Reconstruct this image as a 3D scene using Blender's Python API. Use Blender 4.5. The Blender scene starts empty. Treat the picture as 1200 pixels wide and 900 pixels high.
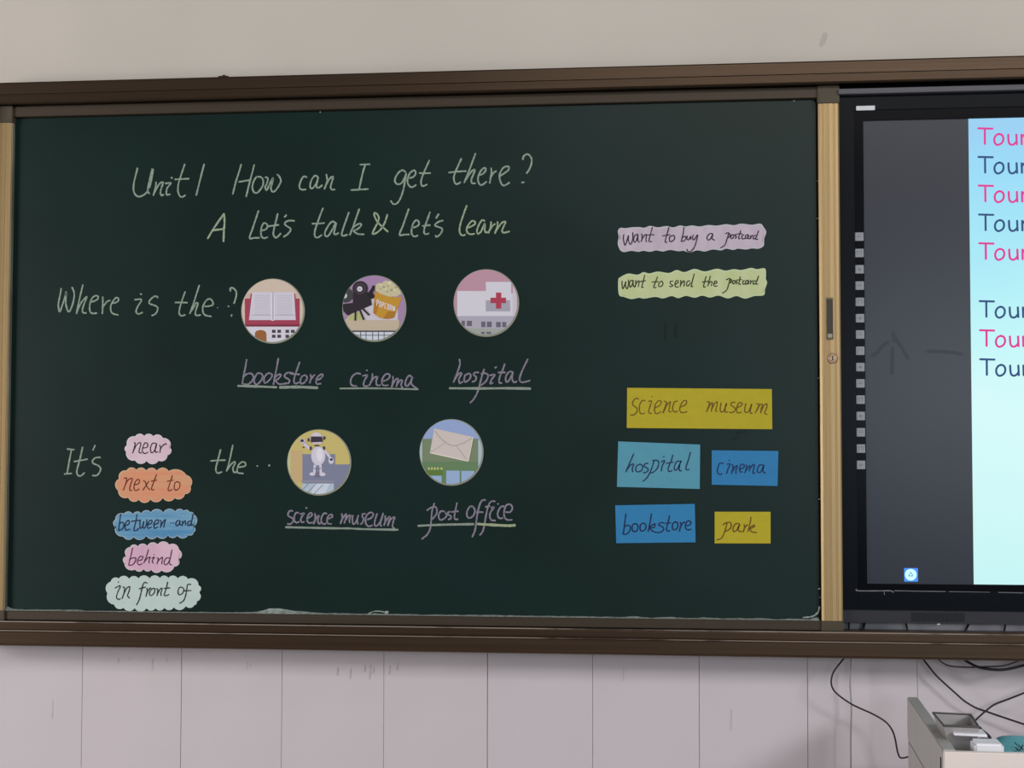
import bpy, bmesh, math, random
from mathutils import Vector, Matrix, noise
random.seed(7)
C = bpy.context.scene.collection
# ---------------------------------------------------------------- camera
F = 1950.0; DIST = 3.8; CZ = 1.45
YAW, PITCH, ROLL = math.radians(-6.80), math.radians(2.79), math.radians(0.10)
fwd = Vector((math.sin(YAW)*math.cos(PITCH), math.cos(YAW)*math.cos(PITCH), math.sin(PITCH)))
r0 = fwd.cross(Vector((0, 0, 1))).normalized(); u0 = r0.cross(fwd)
right = r0*math.cos(ROLL) + u0*math.sin(ROLL); up = u0*math.cos(ROLL) - r0*math.sin(ROLL)
CAM = Vector((0, -DIST, CZ))
cd = bpy.data.cameras.new('camera'); cam = bpy.data.objects.new('camera', cd); C.objects.link(cam)
cd.sensor_width = 36; cd.lens = 36*F/1200; cd.clip_start = .05
m3 = Matrix((right, up, -fwd)).transposed()
cam.matrix_world = Matrix.Translation(CAM) @ m3.to_4x4()
bpy.context.scene.camera = cam
def ray(px, py): return right*((px-600)/F) - up*((py-450)/F) + fwd
def P(px, py, Y=0.0):
    d = ray(px, py); return CAM + d*((Y+DIST)/d.y)
def PZ(px, py, z):
    d = ray(px, py); return CAM + d*((z-CZ)/d.z)
# ---------------------------------------------------------------- light
sc = bpy.context.scene
sc.view_settings.view_transform = 'Standard'; sc.view_settings.look = 'None'
sc.view_settings.gamma = 1; sc.view_settings.use_curve_mapping = False
sc.view_settings.exposure = 0.17
w = bpy.data.worlds.new('world'); sc.world = w; w.use_nodes = True
w.node_tree.nodes['Background'].inputs[0].default_value = (.80, .84, .95, 1)
w.node_tree.nodes['Background'].inputs[1].default_value = .11
def area(name, loc, aim, sx, sy, energy, col):
    l = bpy.data.lights.new(name, 'AREA'); l.shape = 'RECTANGLE'; l.size = sx; l.size_y = sy
    l.energy = energy; l.color = col
    o = bpy.data.objects.new(name, l); C.objects.link(o); o.location = loc
    o.rotation_euler = (Vector(aim)-Vector(loc)).to_track_quat('-Z', 'Y').to_euler(); return o
area('window_light_right', (4.9, -5.2, 3.6), (.8, 0, 1.1), 1.35, 1.1, 160, (.97, .985, 1))
area('rear_window_light', (1.75, -7.2, 1.95), (.6, 0, 1.4), 2.1, .9, 42, (.80, .91, 1))
area('fill_light_left', (-5.0, -2.9, 1.7), (-1.6, 0, 1.0), 1.8, 1.6, 112, (1, .965, .95))  # added fill that brightens the left side, no window known there
area('ceiling_lamp_light', (.8, -3.3, 3.2), (.4, 0, 1.4), 3.2, .3, 20, (1, .955, .90))
# ---------------------------------------------------------------- helpers
def lin(c): c /= 255; return c/12.92 if c <= .04045 else ((c+.055)/1.055)**2.4
def col(r, g, b, k=1.0): return tuple(min(.95, lin(v)*k) for v in (r, g, b)) + (1,)
MATS = {}
def mat(name, c, rough=.6, metal=0, spec=.4, var=0, scale=20, stretch=(1, 1, 1), emit=None, es=1.0, bump=0, c2=None, thr=None):
    if name in MATS: return MATS[name]
    m = bpy.data.materials.new(name); m.use_nodes = True; MATS[name] = m
    n = m.node_tree.nodes; l = m.node_tree.links; b = n['Principled BSDF']
    b.inputs['Base Color'].default_value = c; b.inputs['Roughness'].default_value = rough
    b.inputs['Metallic'].default_value = metal; b.inputs['Specular IOR Level'].default_value = spec
    if emit: b.inputs['Emission Color'].default_value = emit; b.inputs['Emission Strength'].default_value = es
    if var or bump or c2:
        tc = n.new('ShaderNodeTexCoord'); mp = n.new('ShaderNodeMapping'); mp.inputs['Scale'].default_value = stretch
        nz = n.new('ShaderNodeTexNoise'); nz.inputs['Scale'].default_value = scale; nz.inputs['Detail'].default_value = 6
        l.new(tc.outputs['Object'], mp.inputs[0]); l.new(mp.outputs[0], nz.inputs['Vector'])
        if var or c2:
            rp = n.new('ShaderNodeValToRGB')
            lo, hi = thr or (.3, .7)
            rp.color_ramp.elements[0].position = lo; rp.color_ramp.elements[1].position = hi
            if c2: a, z = c, c2
            else:
                a = tuple(v*(1-var) for v in c[:3])+(1,); z = tuple(min(.95, v*(1+var)) for v in c[:3])+(1,)
            rp.color_ramp.elements[0].color = a; rp.color_ramp.elements[1].color = z
            l.new(nz.outputs['Fac'], rp.inputs[0]); l.new(rp.outputs[0], b.inputs['Base Color'])
        if bump:
            bp = n.new('ShaderNodeBump'); bp.inputs['Strength'].default_value = bump; bp.inputs['Distance'].default_value = .001
            l.new(nz.outputs['Fac'], bp.inputs['Height']); l.new(bp.outputs[0], b.inputs['Normal'])
    return m
def obj(name, bm, mats, parent=None, smooth=False):
    me = bpy.data.meshes.new(name); bmesh.ops.recalc_face_normals(bm, faces=bm.faces[:]); bm.to_mesh(me); bm.free()
    for m in (mats if isinstance(mats, (list, tuple)) else [mats]): me.materials.append(m)
    if smooth:
        for p in me.polygons: p.use_smooth = True
    o = bpy.data.objects.new(name, me); C.objects.link(o)
    if parent is not None:
        o.parent = parent; o.matrix_parent_inverse = Matrix.Translation(-Vector(parent.location))
        if parent.parent: o.matrix_parent_inverse = Matrix.Identity(4)
    return o
def tag(o, label, cat=None, group=None, kind=None):
    if label: o['label'] = label
    if cat: o['category'] = cat
    if group: o['group'] = group
    if kind: o['kind'] = kind
    return o
def thing(name, label, cat, loc, group=None, rz=0):
    o = bpy.data.objects.new(name, None); C.objects.link(o); o.location = loc; o.empty_display_size = .05
    return tag(o, label, cat, group)
def box(bm, x0, x1, y0, y1, z0, z1, bev=0, mi=0, M=None):
    g = bmesh.ops.create_cube(bm, size=1); vs = g['verts']
    for v in vs:
        v.co = Vector(((x0+x1)/2+v.co.x*abs(x1-x0), (y0+y1)/2+v.co.y*abs(y1-y0), (z0+z1)/2+v.co.z*abs(z1-z0)))
        if M: v.co = M @ v.co
    fs = {f for v in vs for f in v.link_faces}
    for f in fs: f.material_index = mi
    if bev: bmesh.ops.bevel(bm, geom=list({e for v in vs for e in v.link_edges}), offset=bev, segments=2, affect='EDGES')
def prism(bm, pts, a0, a1, axis):
    """closed profile extruded: axis 'x' pts=(y,z); axis 'z' pts=(x,y); axis 'y' pts=(x,z)"""
    def mk(p, a): return {'x': (a, p[0], p[1]), 'z': (p[0], p[1], a), 'y': (p[0], a, p[1])}[axis]
    A = [bm.verts.new(mk(p, a0)) for p in pts]; B = [bm.verts.new(mk(p, a1)) for p in pts]
    n = len(pts)
    for i in range(n): bm.faces.new((A[i], A[(i+1) % n], B[(i+1) % n], B[i]))
    fa = bm.faces.new(A); fb = bm.faces.new(B[::-1])
    bmesh.ops.triangulate(bm, faces=[fa, fb])
def parse(s): return [[tuple(float(v) for v in p.split(',')) for p in st.split()] for st in s.split(';') if st.strip()]
def smooth_pts(pts, n=5):
    if len(pts) < 3: return pts
    o = []; q = [pts[0]]+list(pts)+[pts[-1]]
    for i in range(1, len(q)-2):
        p0, p1, p2, p3 = q[i-1:i+3]
        for k in range(n):
            t = k/n
            o.append(tuple(.5*(2*p1[j]+(p2[j]-p0[j])*t+(2*p0[j]-5*p1[j]+4*p2[j]-p3[j])*t*t+(3*p1[j]-p0[j]-3*p2[j]+p3[j])*t**3) for j in range(len(p1))))
    return o+[pts[-1]]
RIB = [0]
def ribbon(bm, pxpts, wpx, Y, h=.0004, mi=0, jit=.18, n=5):
    """a drawn line lying on the plane Y, proud of it by h (towards the room)"""
    RIB[0] += 1; h = h*(1+.16*(RIB[0] % 5)); pts = smooth_pts(pxpts, n)
    if len(pts) == 1: pts = [pts[0], (pts[0][0]+wpx*.4, pts[0][1]+wpx*.2)]
    W = [P(x, y, Y) for x, y in pts]; hw = wpx*.5*DIST/F; m = len(W); rows = []
    cl = [W[0]+(W[0]-W[1]).normalized()*hw*.6]+W+[W[-1]+(W[-1]-W[-2]).normalized()*hw*.6]
    for i, p in enumerate(cl):
        a = cl[max(i-1, 0)]; b = cl[min(i+1, len(cl)-1)]; t = b-a; t.y = 0
        if t.length < 1e-7: t = Vector((1, 0, 0))
        t.normalize(); nrm = Vector((-t.z, 0, t.x))
        ww = hw*(1+random.uniform(-jit, jit))*(.45 if i in (0, len(cl)-1) else 1)
        rows.append([bm.verts.new(q) for q in (p+nrm*ww, p+nrm*ww+Vector((0, -h, 0)), p-nrm*ww+Vector((0, -h, 0)), p-nrm*ww)])
    for a, b in zip(rows, rows[1:]):
        for j in range(3):
            f = bm.faces.new((a[j], a[j+1], b[j+1], b[j])); f.material_index = mi
    for r in (rows[0], rows[-1]): bm.faces.new(r).material_index = mi
def poly_plate(bm, pts, Yb, Yf, mi=0):
    """flat plate with outline pts (px), from plane Yb to Yf"""
    W = [P(x, y, Yb) for x, y in pts]
    A = [bm.verts.new(p) for p in W]; B = [bm.verts.new(Vector((p.x, Yf, p.z))) for p in W]; n = len(W)
    fs = [bm.faces.new((A[i], A[(i+1) % n], B[(i+1) % n], B[i])) for i in range(n)]
    fs.append(bm.faces.new(B))
    for f in fs: f.material_index = mi
    r = bmesh.ops.triangulate(bm, faces=[fs[-1]])
    for f in r['faces']: f.material_index = mi
def tube(bm, pts, r, seg=8, mi=0):
    pts = [Vector(p) for p in pts]; rows = []
    for i, p in enumerate(pts):
        t = (pts[min(i+1, len(pts)-1)]-pts[max(i-1, 0)]).normalized()
        a = t.cross(Vector((0, 1, .013))).normalized(); b = t.cross(a)
        rows.append([bm.verts.new(p+(a*math.cos(k*2*math.pi/seg)+b*math.sin(k*2*math.pi/seg))*r) for k in range(seg)])
    for A, B in zip(rows, rows[1:]):
        for k in range(seg): bm.faces.new((A[k], A[(k+1) % seg], B[(k+1) % seg], B[k])).material_index = mi
    bm.faces.new(rows[0]); bm.faces.new(rows[-1])
NEW = bmesh.new
def X(px, py, Y): return P(px, py, Y).x
def Z(py, Y, px=600): return P(px, py, Y).z
# ---------------------------------------------------------------- traced handwriting (tenths of a pixel from each word's own corner)
W1, W2 = 1.95, 1.85
WORDS = [
('chalk writing reading Unit 1', 150, 180, W1, 'w', '112,170 95,240 75,320 65,390 68,440 90,485 130,505 175,490 205,470 225,450;285,180 265,260 245,350 232,430 250,470;296,185 278,290 252,400;330,335 322,400 298,490;300,480 340,400 375,350 405,335 410,350 390,410 380,460 395,492 415,480;440,350 505,345 465,395 450,450 460,485 495,475;508,280 518,290;665,125 630,230 595,340 585,420 600,485 630,510 672,488;552,303 630,298 715,294;893,125 865,230 835,350 800,490'),
('chalk writing reading How', 260, 170, W1, 'w', '228,228 200,320 165,430 128,575;380,232 355,330 320,460 285,605;200,432 318,412;410,368 375,420 358,490 372,545 405,562 450,525 485,460 480,400 455,375 415,372;510,378 540,390 525,460 508,490 525,530 560,460 600,385 590,450 575,510 600,550 640,520 675,465 692,420 675,370 648,345'),
('chalk writing reading can', 340, 170, W1, 'w', '195,378 165,368 135,400 112,460 112,500 135,522 185,520;330,385 300,358 265,385 240,440 235,490 255,510 295,470 325,400;330,380 315,440 310,490 335,500 375,472;425,345 435,400 430,440 402,515;405,500 440,430 480,378 505,375 490,430 475,490 490,522 525,520'),
('chalk writing reading I', 340, 170, W1, 'w', '820,230 935,225;880,232 850,330 810,510;715,528 815,522 915,515'),
('chalk writing reading get', 440, 170, W1, 'w', '355,320 320,295 280,315 240,370 228,420 250,455 290,455 325,420 355,350;360,335 345,430 325,530 290,630 250,685 210,690 180,655;385,385 430,380 465,350 470,310 445,298 405,330 378,390 380,450 410,490 440,490 475,468;632,180 595,260 560,340 535,420 540,470 565,480 602,462;515,328 580,330 645,328'),
('chalk writing reading there with a question mark', 520, 160, W1, 'w', '207,258 170,340 135,420 118,490 135,550 165,555 198,535;60,422 150,412 260,405;372,200 335,300 290,420 240,540;245,530 290,460 335,400 365,392 345,450 325,500 330,545 370,548;415,450 455,440 490,400 490,372 465,372 430,410 405,470 405,530 430,568 460,562 500,530;555,370 560,420 550,480 540,545;545,490 580,430 615,405;665,460 710,430 755,395 765,360 735,350 695,370 660,430 655,490 680,560 715,572 770,540;928,270 935,235 970,208 1005,220 1030,265 1025,330 1000,390 972,430;915,540 940,535'),
('chalk capital A on the second line', 235, 230, 2.3, 'y', '275,205 215,290 150,385 85,495;275,205 282,300 275,400 270,530;145,400 200,392 260,385'),
("chalk writing reading Let's, before talk", 235, 230, W1, 'w', '680,170 650,260 610,380 575,490 630,488 690,487;720,400 760,390 785,360 775,325 745,315 720,350 708,410 715,470 745,492 785,480;905,205 885,290 860,390 855,450 880,485 915,465 940,435;790,352 850,345 915,335;1005,220 985,245;1100,290 1050,285 1000,300 990,330 1020,355 1055,380 1050,410 1015,450 975,475'),
('chalk writing reading talk', 350, 225, W1, 'w', '285,190 250,280 215,380 190,460 190,515 220,535 270,505;160,372 230,370 300,364;430,360 390,348 345,400 310,470 312,512 345,515 390,450 430,370;440,365 425,430 415,485 435,497 468,480;588,240 560,320 525,420 505,490 520,515 570,500;710,200 680,290 640,400 600,505;635,420 680,385 725,370 730,395 690,435 645,450;640,455 690,490 765,497'),
('yellowish chalk ampersand', 350, 225, W1, 'y', '1045,465 990,415 940,370 905,320 885,265 890,245 920,260 940,300 930,350 890,430 865,490 910,480 960,440 1005,370 1030,300 1040,265'),
("chalk writing reading Let's, before learn", 430, 225, W1, 'w', '490,200 455,300 420,400 382,500 440,500 495,497;530,420 580,405 610,380 605,345 580,330 545,365 525,430 525,490 555,522 595,510;740,235 710,320 675,420 672,480 700,495 725,485;650,398 740,388;840,258 812,305;890,335 850,345 810,370 800,395 840,410 880,430 880,460 850,505 815,525 805,510'),
('chalk writing reading learn', 500, 225, W1, 'y', '470,160 440,240 400,360 385,440 395,490 425,510 450,500;480,420 530,400 570,370 560,345 530,340 490,385 470,430 475,470 510,495 560,490;680,340 650,330 610,390 590,450 600,490 640,460 680,370 680,430 690,470 720,470;755,350 750,410 725,480;730,460 770,400 800,375;830,350 830,400 800,485;805,470 850,400 890,355 925,350 905,400 885,450 900,478 970,462'),
('chalk writing reading Where', 60, 310, W2, 'w', '118,280 105,360 88,440 85,490 100,555 130,480 160,390 180,315 172,400 175,480 205,555 240,500 265,410 270,330 245,268;372,240 350,330 325,440 298,575;300,560 345,460 390,400 420,380 395,440 370,510 370,560 410,568;455,440 500,430 545,405 550,375 520,365 480,395 455,460 452,530 475,570 535,570;605,380 605,450 600,575;605,500 650,440 690,420;715,455 760,445 790,420 785,395 760,390 725,430 700,480 700,540 725,575 785,592'),
('chalk writing reading is', 60, 310, W2, 'w', '980,412 1060,412 1015,490 995,550 1020,580 1070,562;1046,343 1060,350;1250,390 1230,370 1190,385 1150,430 1155,460 1200,475 1245,500 1245,540 1220,580 1180,598'),
('chalk writing reading the, beside the question mark', 170, 310, W2, 'w', '470,320 445,390 415,480 400,560 420,600 470,590;355,445 430,445 495,447;635,245 605,340 570,450 525,575;530,565 570,500 600,450 620,460 600,520 590,580 610,597 650,590;700,490 750,488 795,470 790,430 755,402 715,425 680,490 680,560 710,595 775,608'),
('chalk dots and question mark after the', 170, 310, 2.0, 'w', '974,490 984,492;848,505 853,507;1000,312 1000,280 1030,275 1065,310 1070,360 1055,420 1042,455;1015,588 1012,606', {1: 1.0}),
("chalk writing reading It's", 65, 500, W2, 'w', '140,262 220,270;188,275 165,390 138,545;105,555 190,548;318,240 295,350 265,460 250,530 265,570 300,575 340,540;220,408 300,395 375,380;465,220 440,275;525,360 470,365 435,400 445,430 500,455 530,490 515,540 480,572 435,572'),
('chalk writing reading the, right of the scalloped cards', 220, 500, W2, 'w', '385,270 360,370 335,460 330,510 350,545 400,530;270,402 350,395 440,392;528,215 505,330 475,460 455,520;460,510 510,440 550,410 555,430 530,490 545,535 575,530;600,475 650,468 680,450 670,420 635,415 595,450 580,500 590,540 650,548'),
('two small chalk dots before the robot picture', 220, 500, 2.4, 'w', '812,460 820,461;952,452 960,457', {0: 1.7}),
('purple chalk writing reading bookstore', 270, 395, 1.9, 'p', '190,265 175,360 150,480 140,545;150,470 200,430 250,430 270,470 250,520 200,555 150,550;370,430 320,425 285,480 280,530 310,555 360,510 380,460 365,432;480,430 440,425 400,470 395,525 420,535 470,490 490,450 475,425;562,250 545,350 520,470 505,555;515,480 560,440 595,445 560,490 520,510;525,505 570,550 640,545 685,535 690,500 640,470 640,440 680,415 735,425;812,295 785,370 755,460 745,520 765,545 810,530;700,430 810,438;880,445 840,460 820,510 830,545 870,530 900,480 885,450;940,440 945,480 930,540;935,510 970,460 990,445;1000,510 1050,490 1085,450 1070,435 1030,460 1005,510 1015,550 1060,545'),
('underline below the bookstore writing', 270, 395, 2.7, 'u', '90,572 300,578 540,588;580,590 800,585 1020,595', {1: 3.3}),
('purple chalk writing reading cinema', 390, 395, 1.9, 'p', '325,432 280,425 230,460 208,520 225,565 280,575;350,455 405,450 375,500 360,560 385,578 415,570;397,388 404,392;465,430 460,490 430,565;435,550 480,480 525,465 510,510 515,560 555,565;590,520 650,490 670,450 640,430 600,455 575,515 590,565 650,565;705,460 705,520 690,590;695,570 735,500 765,490 755,540 745,580;750,560 785,510 815,510 800,560 815,590;925,470 895,450 860,500 850,560 880,570 915,520 935,470;930,480 920,540 950,580 985,600'),
('underline below the cinema writing', 390, 395, 1.9, 'u', '85,603 400,600 700,604 1000,612'),
('purple chalk writing reading hospital', 515, 395, 1.9, 'p', '235,260 240,320 215,400 165,530;170,515 210,450 245,420 260,430 230,490 235,540 270,525;340,430 300,450 290,510 310,525 355,490 365,440 340,425;460,415 420,415 400,440 430,470 420,510 385,525;525,375 500,450 470,560 440,660 400,730 360,770;490,430 540,425 570,450 550,510 500,555 470,565;590,450 650,440 610,500 595,545 625,535;650,360 668,350;765,315 740,390 705,470 700,530 730,540;690,415 770,415;850,405 815,410 780,460 780,520 810,515 850,440 860,410;860,420 850,480 870,530 905,520;1035,260 995,340 955,430 940,500 970,530 1060,510'),
('underline below the hospital writing', 515, 395, 2.7, 'u', '120,600 500,602 800,600 1065,605'),
('purple chalk writing reading science museum', 325, 565, 1.9, 'p', '180,340 150,335 125,370 135,400 180,425 185,460 155,490 120,490;250,360 220,360 200,400 200,450 225,475 255,465;270,375 315,365 285,410 275,450 290,470 315,465;335,305 345,300;365,420 405,390 400,360 370,375 350,420 355,465 385,480 410,470;440,365 445,420 425,490;430,475 465,410 490,395 475,440 485,485 510,480;580,370 550,365 520,410 515,460 540,490 570,485;600,430 645,405 635,380 605,390 585,430 590,480 635,490;755,370 760,420 740,485;745,470 780,400 810,375 800,430 785,480;790,460 830,400 860,390 845,440 850,475;885,390 880,440 890,490 920,470 950,390;950,390 935,450 945,490;1030,370 1000,375 995,400 1010,430 995,480 975,490;1055,440 1100,420 1125,380 1105,355 1065,370 1035,420 1040,490 1075,518 1115,505;1170,370 1150,430 1140,480 1150,515 1190,490 1225,420 1240,365;1240,370 1220,440 1205,490 1220,515;1265,395 1265,450 1250,505;1255,490 1290,430 1320,405 1310,450 1295,510;1300,490 1335,430 1375,410 1360,460 1350,520 1375,545'),
('underline below the science museum writing', 325, 565, 2.3, 'u', '100,528 400,535 700,541 850,542 1000,550 1415,558'),
('purple chalk writing reading post office', 485, 565, 1.9, 'p', '240,250 215,330 205,430 195,530 160,610 95,665;155,330 200,300 250,290 270,320 265,370 235,415 210,435;370,350 320,340 290,390 305,440 350,430 385,390 365,350;425,345 400,355 405,380 435,400 430,430 405,435;505,245 490,320 475,400 485,435 515,435;440,350 520,340;700,290 660,285 625,340 625,400 655,420 700,390 715,330 695,290;840,210 800,215 770,270 745,370 730,480 715,570 685,640;735,350 810,352;950,225 910,225 875,270 850,370 830,480 810,570 775,620;840,290 890,280;905,300 940,295 900,350 890,400 910,445 955,450;983,252 990,258;1060,285 1020,290 985,350 985,400 1010,425 1040,420;1075,350 1130,350 1155,300 1130,262 1085,270 1060,330 1060,400 1090,440 1150,442'),
('underline below the post office writing', 485, 565, 2.6, 'u', '50,512 300,500 700,492'),
]
def sh(o, dx=0, dy=0): return [(x+dx, y+dy) for x, y in o]
def arc(V): return scallop(V)
def scallop(V, bulge=.28, n=7):
    cx = sum(v[0] for v in V)/len(V); cy = sum(v[1] for v in V)/len(V); o = []
    for i, a in enumerate(V):
        b = V[(i+1) % len(V)]; dx, dy = b[0]-a[0], b[1]-a[1]; Ln = math.hypot(dx, dy)
        nx, ny = dy/Ln, -dx/Ln
        if (a[0]+dx/2-cx)*nx+(a[1]+dy/2-cy)*ny < 0: nx, ny = -nx, -ny
        H = min(Ln, 150)*bulge
        for k in range(n):
            t = k/n; s = math.sin(math.pi*t)**.7
            o.append((a[0]+dx*t+nx*H*s, a[1]+dy*t+ny*H*s))
    return o
NOEDGE = None
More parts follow.
